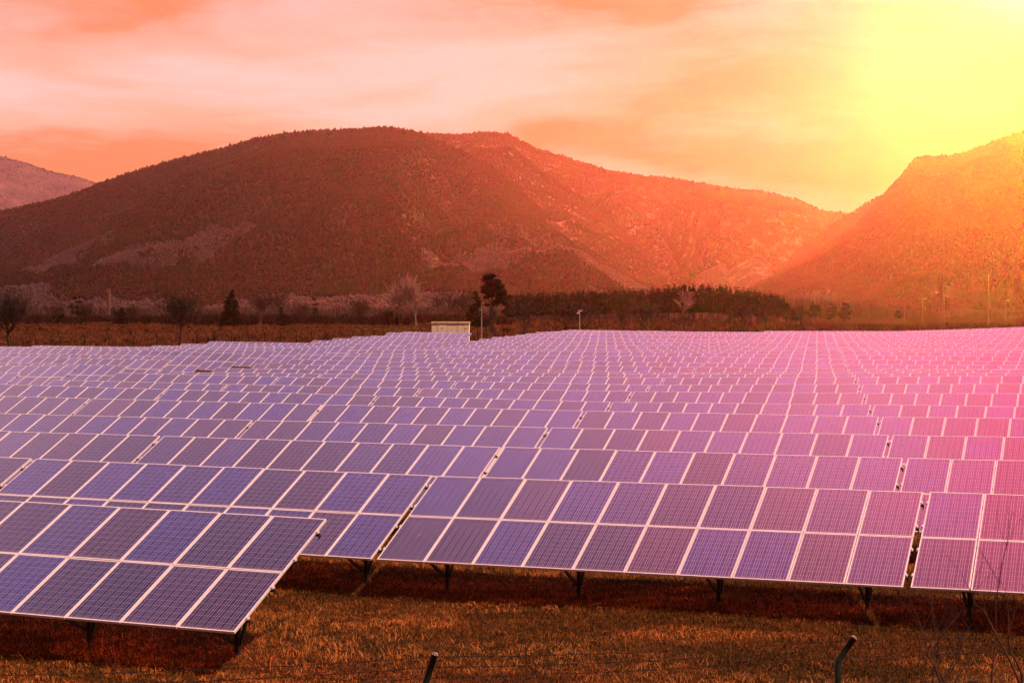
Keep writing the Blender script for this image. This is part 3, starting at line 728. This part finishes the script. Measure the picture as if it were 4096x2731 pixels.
def ever_mesh(kind, seed, h=10.0):
    rnd = random.Random(seed); tr = MB(); cs = []
    if kind == 'plantation':          # tall bare stem, tufted narrow top
        tr.tube([(0, 0, -.3), (rnd.uniform(-.15, .15), 0, h*.5), (rnd.uniform(-.2, .2), 0, h*.93)], [.15, .11, .04], 5)
        for i in range(19):
            f = rnd.uniform(.36, .94); w_ = (1.02-f)*h*.24+.3; a = rnd.uniform(0, 6.3)
            cs.append((math.cos(a)*w_*.6, math.sin(a)*w_*.6, f*h, w_*rnd.uniform(.5, .8)))
        for i in range(7):
            f = rnd.uniform(.2, .5); a = rnd.uniform(0, 6.3); tr.tube([(0, 0, f*h), (math.cos(a)*1.1, math.sin(a)*1.1, f*h+.2)], [.03, .012], 3, cap=False)
        cs.append((0, 0, h*.965, .28)); n, sz = 130, .12
    elif kind == 'spruce':            # cone with ragged drooping tiers
        tr.tube([(0, 0, -.3), (0, 0, h*.97)], [.22, .03], 6)
        for i in range(60):
            f = rnd.uniform(.06, .97); w_ = (1-f)**.8*h*.25+.15; a = rnd.uniform(0, 6.3)
            cs.append((math.cos(a)*w_*.75, math.sin(a)*w_*.75, f*h - w_*.15, w_*.48+.16))
        n, sz = 130, .13
    elif kind == 'round':
        tr.tube([(0, 0, -.3), (0, 0, h*.7)], [.25, .08], 6)
        for i in range(26):
            f = rnd.uniform(.15, .93); w_ = h*.34*math.sin(math.pi*min(1, (f*.9+.12)))**.7; a = rnd.uniform(0, 6.3); q = rnd.random()**.5
            cs.append((math.cos(a)*w_*q, math.sin(a)*w_*q, f*h, h*rnd.uniform(.07, .13)))
        n, sz = 120, .14
    elif kind == 'tuft':              # slim stem with a few separate dark clumps
        tr.tube([(0, 0, -.3), (.15, 0, h*.5), (-.1, 0, h*.95)], [.12, .09, .03], 5)
        for i in range(11):
            f = rnd.uniform(.35, .97); a = rnd.uniform(0, 6.3); q = rnd.uniform(.2, .9)
            x, y = math.cos(a)*q, math.sin(a)*q; tr.tube([(0, 0, f*h-.4), (x, y, f*h)], [.04, .02], 3, cap=False); cs.append((x, y, f*h, rnd.uniform(.35, .75)))
        n, sz = 170, .12
    else:                             # 'black': old irregular pine, flat clumps, crown falling to the right
        tr.tube([(0, 0, -.4), (-.1, 0, h*.35), (.1, .1, h*.62), (-.3, 0, h*.9)], [.32, .26, .18, .06], 7)
        cl_ = [(-.5, .95, .9), (-.1, .97, .7), (-1.2, .90, .8), (-.2, .86, 1.1), (.6, .89, .7), (-1.4, .80, .6), (.2, .78, 1.2), (1.3, .80, .8), (-1.0, .72, .9), (1.0, .70, 1.2), (2.1, .72, .8),
               (.2, .66, 1.1), (2.0, .62, 1.0), (-.9, .62, .6), (2.8, .60, .7), (1.2, .56, .9), (2.6, .52, .8), (3.1, .46, .6), (2.5, .40, .6), (3.3, .34, .5), (.4, .52, .6), (-.7, .50, .45)]
        for x, f, r in [(x*1.15, f, r*1.3) for x, f, r in cl_]:
            y = rnd.uniform(-1, 1); tr.tube([(0, 0, f*h-.9), (x*.6, y*.6, f*h-.35), (x, y, f*h)], [.09, .06, .03], 4, cap=False)
            for q in range(3): cs.append((x+rnd.uniform(-.5, .5)*r, y+rnd.uniform(-.6, .6), f*h+rnd.uniform(-.3, .3), r*rnd.uniform(.65, .95)))
        n, sz = 190, .13
    tm = tr.mesh('trunk', M_bark if kind != 'plantation' else M_trunkp)
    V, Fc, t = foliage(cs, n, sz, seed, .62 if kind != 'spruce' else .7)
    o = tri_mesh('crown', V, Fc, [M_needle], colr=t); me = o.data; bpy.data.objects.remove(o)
    return (('trunk', tm), ('crown', me))
M_trunkp = noisy('plantation_bark', (.075, .036, .026), (.14, .075, .055), 2, .9, 0, .1)
def ev(kind, x, yb, yt, seed, label, Y=None, name='conifer_tree', sx=None, group=None, rz=0):
    Y = Y or (CZ-.2)*F/(yb-HY); X = (x-2048)/F*Y; zg = float(ground(X, Y)); h = CZ+(HY-yt)/F*Y-zg
    return put_tree(name, ever_mesh(kind, seed, h if kind == 'black' else 10.0), (X, Y, zg), rz, 1 if kind == 'black' else h/10, label, 'tree', group, sx)
ev('black', 1968, 1340, 1097, 3, 'big black pine with ragged crown drooping right beside the lamp poles', Y=345, name='pine_tree')
ev('spruce', 1902, 1308, 1160, 5, 'dark conifer close to the left of the big black pine', sx=1.15)
ev('spruce', 926, 1306, 1154, 7, 'dense dark cone-shaped conifer right of the lone bare tree', sx=1.25)
ev('round', 477, 1302, 1222, 9, 'low round dark pine right of the pale poplar', name='pine_tree')
ev('tuft', 288, 1298, 1188, 11, 'thin tufted pine, left one of a close pair', name='pine_tree', sx=1.3)
ev('tuft', 316, 1298, 1182, 12, 'thin tufted pine, right one of a close pair', name='pine_tree', sx=1.3)
ev('tuft', 1262, 1296, 1184, 14, 'slim leaning dark pine between the domed bare trees', name='pine_tree', sx=1.5)
ev('spruce', 1126, 1300, 1224, 15, 'small dark conifer under the tallest domed bare tree')
ev('round', 1150, 1302, 1258, 16, 'tiny dark evergreen bush under the tallest domed bare tree', name='pine_tree')
ev('round', 232, 1300, 1226, 17, 'dark evergreen growing inside the broad bare tree at left', name='pine_tree', sx=.8)
ev('round', 3262, 1280, 1198, 18, 'rounded red-lit pine alone right of the pine forest', name='pine_tree', sx=.85)
ev('round', 3330, 1286, 1206, 19, 'smaller pine, left one of the pair right of the forest', name='pine_tree', sx=.7)
ev('round', 3379, 1286, 1203, 20, 'rounded pine, right one of the pair right of the forest', name='pine_tree', sx=.8)
ev('round', 3592, 1268, 1238, 21, 'small flat-topped bush tree in the orange glow left of the pylon', name='pine_tree', Y=900, sx=.6)
PV = [ever_mesh('plantation', 40+q) for q in range(6)]
sky_x = [2030, 2060, 2200, 2400, 2560, 2700, 2830, 2960, 3050, 3110, 3150, 3190]; sky_y = [1190, 1166, 1162, 1150, 1148, 1132, 1132, 1142, 1164, 1168, 1205, 1250]
cnt = 0
rp = random.Random(77)
for q in range(290):
    rowd = q % 9; x = 2035 + (q/290)*1150 + rp.uniform(-9, 9); Y = 560 + rowd*11 + rp.uniform(-3, 3)
    yt = float(np.interp(x, sky_x, sky_y)) + rp.uniform(-4, 14) + (6 if rowd < 2 else 0)
    X = (x-2048)/F*Y; zg = float(ground(X, Y)); h = CZ+(HY-yt)/F*Y-zg
    if h < 3: continue
    e = put_tree('pine_tree', PV[rp.randrange(6)], (X, Y, zg), rp.uniform(0, 6.3), h/10, 'tall straight pine with bare lower trunk standing inside the dense dark plantation', 'tree', 'pines of the dense plantation', sx=rp.uniform(.8, 1.05))

# ------------------------------------------------------------------ far woodland and scrub (uncountable)
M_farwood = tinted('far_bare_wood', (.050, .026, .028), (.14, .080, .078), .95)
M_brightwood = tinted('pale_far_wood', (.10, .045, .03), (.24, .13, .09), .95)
M_scrub = tinted('dry_scrub', (.022, .009, .006), (.34, .115, .045), .95)
M_bramble = tinted('dark_bramble', (.012, .007, .006), (.050, .022, .015), .95)
def fans(name, xs, ys_, hs, per, wd, mat_, label, spread=.5, seedn=1, jit=.3):
    g_ = np.random.default_rng(seedn); n = len(xs)
    z = ground(xs, ys_); x = np.repeat(xs, per); y = np.repeat(ys_, per); z = np.repeat(z, per); h = np.repeat(hs, per)
    m = len(x); a = g_.uniform(0, 2*np.pi, m); q = g_.uniform(.1, 1, m)*spread; hh = h*g_.uniform(.45, 1.05, m)*(1-.35*q/max(spread, .01))
    ox, oy = np.cos(a)*q*h, np.sin(a)*q*h
    bx, by = x+ox*jit, y+oy*jit; ww = wd*h*g_.uniform(.6, 1.4, m)
    f = g_.uniform(0, np.pi, m); wx, wy = np.cos(f)*ww, np.sin(f)*ww
    V = np.stack([np.stack([bx-wx*.4, by-wy*.4, z-.1], -1), np.stack([bx+wx*.4, by+wy*.4, z-.1], -1), np.stack([x+ox*.8+wx, y+oy*.8+wy, z+hh*.72], -1), np.stack([x+ox, y+oy, z+hh], -1), np.stack([x+ox*.8-wx, y+oy*.8-wy, z+hh*.68], -1)], 1).reshape(-1, 3)
    b = np.arange(m)*5
    Fc = np.concatenate([np.stack([b, b+1, b+2], -1), np.stack([b, b+2, b+4], -1), np.stack([b+4, b+2, b+3], -1)])
    t = np.clip(np.repeat(g_.uniform(0, 1, n), per)*.7 + g_.uniform(-.2, .5, m), 0, 1)
    o = tri_mesh(name, V, Fc, [mat_], colr=np.tile(t, 3)); tag(o, label, None, None, 'stuff'); return o
g2 = np.random.default_rng(99)
def area(n, x0, x1, Y0, Y1, p=1.0):
    Y = Y0 + (Y1-Y0)*g2.random(n)**p; x = g2.uniform(x0, x1, n); return (x-2048)/F*Y, Y
X, Y = area(5200, -150, 2500, 800, 1900, 1.2)
kp = fbm(X/120, Y/200, 61, 3) > .44; X, Y = X[kp], Y[kp]
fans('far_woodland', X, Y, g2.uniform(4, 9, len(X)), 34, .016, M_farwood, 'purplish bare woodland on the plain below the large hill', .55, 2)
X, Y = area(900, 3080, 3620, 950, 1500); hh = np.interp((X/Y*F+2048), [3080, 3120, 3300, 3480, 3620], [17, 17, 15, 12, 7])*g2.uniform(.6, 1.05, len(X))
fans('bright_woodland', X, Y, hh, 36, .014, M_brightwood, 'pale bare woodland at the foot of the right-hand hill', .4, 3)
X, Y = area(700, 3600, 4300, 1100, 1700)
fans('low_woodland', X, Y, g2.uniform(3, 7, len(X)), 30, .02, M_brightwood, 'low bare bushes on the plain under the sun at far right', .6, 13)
X, Y = area(3000, -150, 2050, 540, 800)
kp = fbm(X/22, Y/60, 66, 3) > .50; X, Y = X[kp], Y[kp]
fans('hedge_shrubs', X, Y, g2.uniform(1.4, 4.8, len(X)), 36, .017, M_bramble, 'dark brown hedge shrubs between the bare trees on the left', .6, 4)
X, Y = area(700, 2060, 3250, 480, 640)
fans('forest_edge_shrubs', X, Y, g2.uniform(.8, 2.4, len(X)), 26, .02, M_scrub, 'dry bushes along the foot of the pine forest', .6, 14)
# scrub meadow beyond the fence
X, Y = area(46000, -200, 4300, 205, 620, 1.35)
u_, d_ = UD(X, Y)
lim = np.interp(X/Y*F+2048, [-200, 700, 1385, 1717, 2030, 4300], [206, 213, 239, 262, 286, 250]) + 1.0
c_ = fbm(X/9, Y/22, 71, 4)
kp = (Y > lim) & (rng.random(len(X)) < np.clip((c_-.3)*3, .12, 1)); X, Y, c_ = X[kp], Y[kp], c_[kp]
fans('scrub_grass', X, Y, g2.uniform(.35, .95, len(X))*(.6+.8*c_), 9, .05, M_scrub, 'rough orange-brown grass and weeds beyond the fence', .7, 5, .7)
X, Y = area(700, -200, 4200, 215, 520, 1.3)
lim = np.interp(X/Y*F+2048, [-200, 700, 1385, 1717, 2030, 4300], [206, 213, 239, 262, 286, 250]) + 2
c_ = fbm(X/14, Y/30, 81, 3); kp = (Y > lim) & (c_ > .52); X, Y = X[kp], Y[kp]
fans('bramble_patches', X, Y, g2.uniform(.6, 1.6, len(X)), 26, .03, M_bramble, 'dark bramble thickets scattered in the meadow beyond the fence', 1.0, 6, .8)

# ------------------------------------------------------------------ back fence
M_post = noisy('green_black_paint', (.006, .006, .005), (.012, .010, .008), 8, .8, 0, .1)
M_wire = mat('fence_wire', (.045, .032, .026), .6, .3)
fp = [(-160, 204), (700, 212), (1385, 237), (1717, 260), (2030, 283)]
def P2(x, Y): return Vector(((x-2048)/F*Y, Y, 0))
line = [P2(*p) for p in fp]
c0 = line[-1]; ur = Vector((cy, -sy, 0)); line2 = [c0 + ur*t for t in (0, 45, 90)]
def along(line, step):
    pts = [line[0].copy()]; need = step
    for a, b in zip(line, line[1:]):
        L_ = (b-a).length; t = need
        while t <= L_: pts.append(a.lerp(b, t/L_)); t += step
        need = t - L_
    return pts
def back_fence(line, label, armdir):
    pts = along(line, 3.0); x, y = pts[0].x, pts[0].y
    e = empty('wire_fence', (x, y, float(ground(x, y)))); tag(e, label, 'fence')
    o0 = Vector(e.location); tops = []
    pm = MB(); ax, ay = armdir
    pm.tube([(0, 0, -.3), (0, 0, 1.95), (ax*.32, ay*.32, 2.32)], .068, 6); me = pm.mesh('post', M_post)
    for p in pts:
        z = float(ground(p.x, p.y)); o = link(bpy.data.objects.new('post', me), e); o.location = Vector((p.x, p.y, z)) - o0
        tops.append(Vector((p.x, p.y, z)) - o0)
    for q in (.08, .28, .5, .72, .94, 1.16, 1.38, 1.6, 1.85):
        wm = MB(); wm.tube([t + Vector((0, 0, q)) for t in tops], .008, 3, cap=False); wm.build('line_wire', M_wire, e)
    for q in (.35, .65, .95):
        wm = MB(); wm.tube([t + Vector((ax*.32*q, ay*.32*q, 1.95+.37*q)) for t in tops], .008, 3, cap=False); wm.build('barbed_wire', M_wire, e)
back_fence(line, 'long dark wire fence with bent post tops behind the left half of the array', (-.95, .3))
back_fence(line2, 'dark wire fence running behind the right half of the array to the photo edge', (.1, .99))

# ------------------------------------------------------------------ transformer kiosk
M_wall = noisy('cream_render', (.93, .78, .62), (.88, .72, .56), 1.5, .8)
M_roofk = noisy('stained_yellow_roof', (.72, .56, .33), (.45, .30, .12), 3, .8, lo=.4, hi=.6)
M_door = mat('door_paint', (.93, .80, .66), .5); M_line = mat('joint_line', (.45, .30, .22), .8); M_plate = mat('notice_plate', (.85, .78, .80), .5); M_ink = mat('notice_ink', (.30, .14, .14), .6)  # one line brown for door edges, louvres, handles and the wall joint
def kiosk():
    Y = 243; X = (1724-2048)/F*Y; W_ = 155/F*Y; zt = CZ+(HY-1287)/F*Y; zg = float(ground(X, Y)) - .15; H_ = zt - zg
    e = empty('transformer_building', (X, Y, zg)); tag(e, 'small cream box-shaped building with flat yellowish roof behind the panels', 'building')
    b = MB(); b.box(.09, W_-.09, 0, 2.9, 0, H_-.28); b.build('wall', M_wall, e)
    b = MB(); b.box(0, W_, -.12, 3.0, H_-.28, H_-.04); b.box(.05, W_-.05, -.06, 2.94, H_-.04, H_); b.build('roof', M_roofk, e)
    def door(x0, x1, z0, z1, lv):
        b = MB(); b.box(x0, x1, -.035, .0, z0, z1)
        for q in (x0, x1-.02): b.box(q-.012, q+.012+.02*0, -.045, -.035, z0, z1, 1)
        b.box(x0, x1, -.045, -.0355, z1-.02, z1, 1)
        o = b.build('door', [M_door, M_line], e)
        h = MB()
        for q in range(lv): h.box((x0+x1)/2-.16, (x0+x1)/2+.16, -.06, -.046, z1-.52-q*.11, z1-.49-q*.11)
        h.build('louvre', M_line, o)
        h = MB(); h.box(x1-.16, x1-.12, -.09, -.046, z0+(z1-z0)*.42, z0+(z1-z0)*.54); h.build('handle', M_line, o)
    s = W_/155
    door(27*s, 61*s, .3, H_-.42, 2); door(108*s, 123*s, .3, H_-.46, 0); door(134*s, 147*s, .3, H_-.42, 2)
    b = MB(); b.box(65*s, 66*s, -.004, .0, 0, H_-.3); b.build('wall_joint', M_line, e)
    b = MB(); b.box(125.5*s, 129.5*s, -.012, 0, H_-.68, H_-.42); b.box(126.5*s, 128.5*s, -.016, -.0121, H_-.60, H_-.48, 1); b.build('notice_plate', [M_plate, M_ink], e)
kiosk()

# ------------------------------------------------------------------ lamp and camera poles, pylon
M_pole = mat('white_pole', (.62, .52, .50), .5); M_lamp = mat('lamp_housing', (.75, .66, .62), .4)
M_farpole = mat('weathered_pole', (.46, .30, .18), .7)
M_lat = mat('lattice_steel', (.26, .13, .07), .6, .4)
def pole(x, yb, yt, Y, label, head, wd=.045, name='lamp_pole'):
    X = (x-2048)/F*Y; zg = float(ground(X, Y)); h = CZ+(HY-yt)/F*Y-zg
    e = empty(name, (X, Y, zg)); tag(e, label, 'pole')
    b = MB(); b.tube([(0, 0, -.2), (0, 0, h*.5), (0, 0, h)], [wd*1.2, wd, wd*.8], 8); b.build('pole', M_pole if Y < 300 else M_farpole, e)
    if head == 'cam':
        b = MB(); b.box(-.22, .30, -.04, .04, h-.03, h+.03); b.build('cross_arm', M_pole, e)
        b = MB(); b.bar((-.42, -.1, h-.42), (-.10, -.25, h-.28), .22, .16); b.build('floodlight', M_lamp, e)
        b = MB(); b.tube([(.02, -.1, h-.02), (.34, -.2, h+.02)], .09, 8); b.tube([(-.28, 0, h+.02), (-.1, 0, h+.04)], .07, 8); b.build('camera_housing', M_lamp, e)
    elif head == 'small':
        b = MB(); b.tube([(0, 0, h), (0, 0, h+.18)], .07, 8); b.build('sensor_head', M_lamp, e)
    elif head == 'street':
        b = MB(); b.tube([(0, 0, h-.1), (.7, 0, h+.1), (1.1, 0, h+.05)], .05, 6); b.build('lamp_arm', M_pole, e)
        b = MB(); b.box(1.0, 1.7, -.12, .12, h-.05, h+.08); b.build('lamp_head', M_lamp, e)
pole(1927, 1352, 1240, 262, 'plain thin white pole right of the white building', 'small')
pole(2319, 1318, 1243, 262, 'white pole topped with floodlight and cameras behind the middle of the array', 'cam', .055)
pole(3690, 1262, 1195, 700, 'short street lamp left of the lattice pylon in the orange glow', 'street', .05, 'street_lamp')
pole(4022, 1262, 1202, 760, 'street lamp at far right of the tall pole', 'street', .05, 'street_lamp')
pole(3617, 1262, 1212, 800, 'low faint post left of the street lamp on the right', 'none', .06, 'utility_pole')
pole(3953, 1290, 1098, 560, 'tall plain utility pole at right beyond the lattice pylon', 'none', .17, 'utility_pole')
def pylon(x, yb, yt, Y):
    X = (x-2048)/F*Y; zg = float(ground(X, Y)); h = CZ+(HY-yt)/F*Y-zg
    e = empty('lattice_pylon', (X, Y, zg), .3); tag(e, 'slender steel lattice pylon with lamps on short arms at right', 'pylon')
    b = MB(); w0, w1 = .65, .25
    def c(k, z): w_ = w0+(w1-w0)*z/h; return Vector(((-1, 1, 1, -1)[k]*w_, (-1, -1, 1, 1)[k]*w_, z))
    for k in range(4): b.bar(c(k, -.2), c(k, h), .10, .10)
    b.build('leg_frame', M_lat, e); b = MB(); nb = 11
    for q in range(nb):
        z0, z1 = h*q/nb, h*(q+1)/nb
        for k in range(4):
            b.bar(c(k, z0), c((k+1) % 4, z1), .04, .04); b.bar(c(k, z1), c((k+1) % 4, z1), .04, .04)
    b.build('lattice', M_lat, e)
    for z, s in ((h*.86, 1), (h*.74, -1), (h*.66, 1)):
        b = MB(); b.bar((0, 0, z), (s*1.7, 0, z+.15), .07, .07); a = b.build('cross_arm', M_lat, e)
        b = MB(); b.tube([(s*1.4, 0, z+.05), (s*1.6, 0, z-.05), (s*2.0, 0, z+.02)], [.10, .24, .08], 8); b.build('lamp_head', M_lamp, a)
pylon(3767, 1308, 1118, 450)

# ------------------------------------------------------------------ near fence at the bottom edge
M_npost = noisy('dark_green_post', (.010, .018, .012), (.020, .028, .018), 14, .55, 0, .4)
M_cap = noisy('worn_post_cap', (.16, .10, .085), (.30, .20, .17), 60, .7)
M_rust = noisy('rusty_wire', (.028, .012, .009), (.060, .025, .016), 60, .8, .2)
def pt(x, y, Y): return Vector(((x-2048)/F*Y, Y, CZ + (HY-y)/F*Y))
def near_fence():
    a1, a2 = pt(1738, 2622, 13.1), pt(3420, 2556, 13.8)       # arm tips
    b1, b2 = pt(1702, 2735, 13.1), pt(3357, 2648, 13.75)      # bends
    g0 = Vector((b2.x, b2.y, float(ground(b2.x, b2.y))))
    e = empty('barbed_wire_fence', g0); tag(e, 'near fence along the bottom edge with dark bent posts and three barbed wires', 'fence')
    for a, b in ((a1, b1), (a2, b2)):
        m = MB(); gz = float(ground(b.x, b.y)) - .3
        m.tube([(b.x-g0.x, b.y-g0.y, gz-g0.z), Vector(b)-g0-Vector((0, 0, .02)), Vector(b)-g0+(a-b)*.06, Vector(a)-g0], .0265, 14); m.smooth = True
        p = m.build('post', M_npost, e)
        d = (a-b).normalized(); m = MB(); m.tube([a-g0, a-g0+d*.012, a-g0+d*.020, a-g0+d*.024], [.0272, .024, .014, .002], 14); m.smooth = True; m.build('cap', M_cap, p)
    step = b2 - b1
    for f, (yl, y2) in zip((.92, .55, .18), ((2668, 2560), (2697, 2591), (2724, 2618))):
        w1, w2 = b1 + (a1-b1)*f, b2 + (a2-b2)*f
        dirn = (w2-w1); rnd = random.Random(int(f*100)); m = MB(); N_ = 170; P_ = []
        for q in range(N_+1):
            t = -1.2 + 3.0*q/N_; p = w1 + dirn*t; sag = -.028*(1-(2*((t) % 1.0)-1)**2)
            P_.append(p - g0 + Vector((0, 0, sag + rnd.gauss(0, .0022))))
        off = .0028
        for ph in (0, math.pi):
            m.tube([p + Vector((0, math.cos(q*1.9+ph)*off, math.sin(q*1.9+ph)*off)) for q, p in enumerate(P_)], .0021, 4, cap=False)
        o = m.build('barbed_wire', M_rust, e)
        k = MB(); tt = 2.0
        while tt < N_-2:
            j = int(tt); p = P_[j].lerp(P_[j+1], tt-j)
            k.tube([p + Vector((-.007, 0, .001)), p + Vector((.007, 0, -.001))], .0062, 5)
            for q in range(4):
                an = rnd.uniform(0, 6.3); L_ = rnd.uniform(.014, .022); k.tube([p + Vector((rnd.uniform(-.006, .006), 0, 0)), p + Vector((rnd.uniform(-.012, .012), math.cos(an)*L_, math.sin(an)*L_))], [.0016, .0008], 3, cap=False)
            tt += rnd.uniform(2.3, 3.2)*1.35
        k.build('barbs', M_rust, o)
    # diamond mesh under the wires
    m = MB(); top1 = b1 + Vector((0, 0, -.02)); dirn = (b2-b1); L_ = dirn.length; zt = -.165; cell = .065
    def q_(t, z): p = b1 + dirn*t; return p - g0 + Vector((0, 0, z))
    n = int(3.0*L_/cell)
    for j in range(n):
        t0 = -1.2 + j*cell/L_; s = 1 if j % 2 else -1
        P_ = [q_(t0 + (cell/L_*.5)*(1 if r_ % 2 == 0 else -1)*s, zt - .05*r_) + Vector((0, .003*(1 if r_ % 2 else -1), 0)) for r_ in range(22)]
        m.tube(P_, .0014, 3, cap=False)
    m.build('wire_mesh', M_npost, e)
    m = MB(); m.tube([q_(-1.2, zt-.06), q_(.5, zt-.065), q_(1.8, zt-.055)], .002, 4, cap=False); m.build('tension_wire', M_npost, e)
near_fence()

# bare shrubs by the near fence, lower right
M_stem = noisy('brown_stem', (.075, .030, .018), (.13, .055, .032), 20, .8)
M_stem2 = mat('dark_stem', (.030, .012, .010), .8)
def stems(name, label, Y, lines, m_, w0):
    P0 = pt(lines[0][0][0], lines[0][0][1], Y); e = empty(name, (P0.x, P0.y, float(ground(P0.x, P0.y)))); tag(e, label, 'shrub')
    o0 = Vector(e.location); rnd = random.Random(int(Y*10))
    for ln in lines:
        dY = rnd.uniform(-.25, .25); P_ = [pt(x, y, Y+dY) for x, y in ln]
        base = Vector((P_[0].x*.6+e.location.x*.4, P_[0].y, float(ground(P_[0].x, P_[0].y))-.05))
        Q = [base] + P_; R_ = [w0*1.2] + [w0*(1-.75*i/max(1, len(P_)-1)) for i in range(len(P_))]
        # finer wobble
        QQ, RR = [], []
        for i in range(len(Q)-1):
            for f in (0, .5):
                QQ.append(Q[i].lerp(Q[i+1], f) + (Vector((rnd.gauss(0, .006), 0, rnd.gauss(0, .004))) if f else Vector())); RR.append(R_[i]*(1-f)+R_[i+1]*f)
        QQ.append(Q[-1]); RR.append(R_[-1])
        b = MB(); b.tube([p-o0 for p in QQ], RR, 6, cap=False)
        tip = QQ
        for k in range(5):
            i = rnd.randrange(len(QQ)//2, len(QQ)-1); d = Vector((rnd.uniform(-.5, .5), rnd.uniform(-.4, .4), rnd.uniform(.5, 1))).normalized()
            s = QQ[i]-o0; b.tube([s, s+d*.10, s+d*.2+Vector((rnd.uniform(-.03, .03), 0, 0))], [RR[i]*.6, RR[i]*.4, .0008], 4, cap=False)
        b.build('stem', m_, e)
stems('bare_shrub', 'brown bare stem forking up in front of the right-hand grass', 8.5, [[(3770, 2740), (3740, 2660), (3712, 2590), (3698, 2520), (3672, 2455)], [(3790, 2740), (3725, 2640), (3760, 2560), (3850, 2450)]], M_stem, .006)
stems('bare_shrub', 'cluster of dark thin twigs left of the brown stem at lower right', 9.3, [[(3690, 2740), (3722, 2600), (3760, 2510), (3790, 2470)], [(3735, 2740), (3755, 2640), (3765, 2560), (3785, 2500)], [(3770, 2735), (3830, 2630), (3850, 2550), (3868, 2500)], [(3780, 2740), (3838, 2640), (3860, 2540), (3890, 2500)], [(3830, 2725), (3885, 2640), (3950, 2590)], [(3740, 2690), (3800, 2600), (3808, 2560)], [(3548, 2740), (3550, 2615)]], M_stem2, .0036)
stems('bare_shrub', 'long brown stem arching up to the left at the lower right corner', 7.6, [[(4090, 2740), (4045, 2640), (4000, 2560), (3955, 2470), (3905, 2420), (3880, 2350)], [(4096, 2700), (4050, 2610), (4040, 2520), (4060, 2440)]], M_stem, .0062)
stems('dry_stalk', 'single dry reddish stalk crossing the rightmost front panels', 8.2, [[(3975, 2700), (3990, 2400), (4012, 2260), (4040, 2120), (4060, 2045)]], M_stem, .0034)
# weeds standing in the grass
def weed(x, y, Y, seed):
    rnd = random.Random(seed); p = at(x, None, Y); e = empty('dead_weed', p); return e

# ------------------------------------------------------------------ haze
hz = bpy.data.meshes.new('haze'); b = MB(); b.box(-4600, 4600, -60, 6400, -40, 800); hzo = b.build('haze', [])
hm = bpy.data.materials.new('haze_air'); hm.use_nodes = True; t_ = hm.node_tree; t_.nodes.clear()
pv = t_.nodes.new('ShaderNodeVolumePrincipled'); pv.inputs['Color'].default_value = (1.0, .80, .78, 1); pv.inputs['Density'].default_value = .000026; pv.inputs['Anisotropy'].default_value = .88
oo = t_.nodes.new('ShaderNodeOutputMaterial'); t_.links.new(pv.outputs[0], oo.inputs['Volume'])
hzo.data.materials.append(hm); hzo['kind'] = 'stuff'; hzo['label'] = 'thin sunlit haze over the whole valley'
sc.cycles.volume_bounces = 0
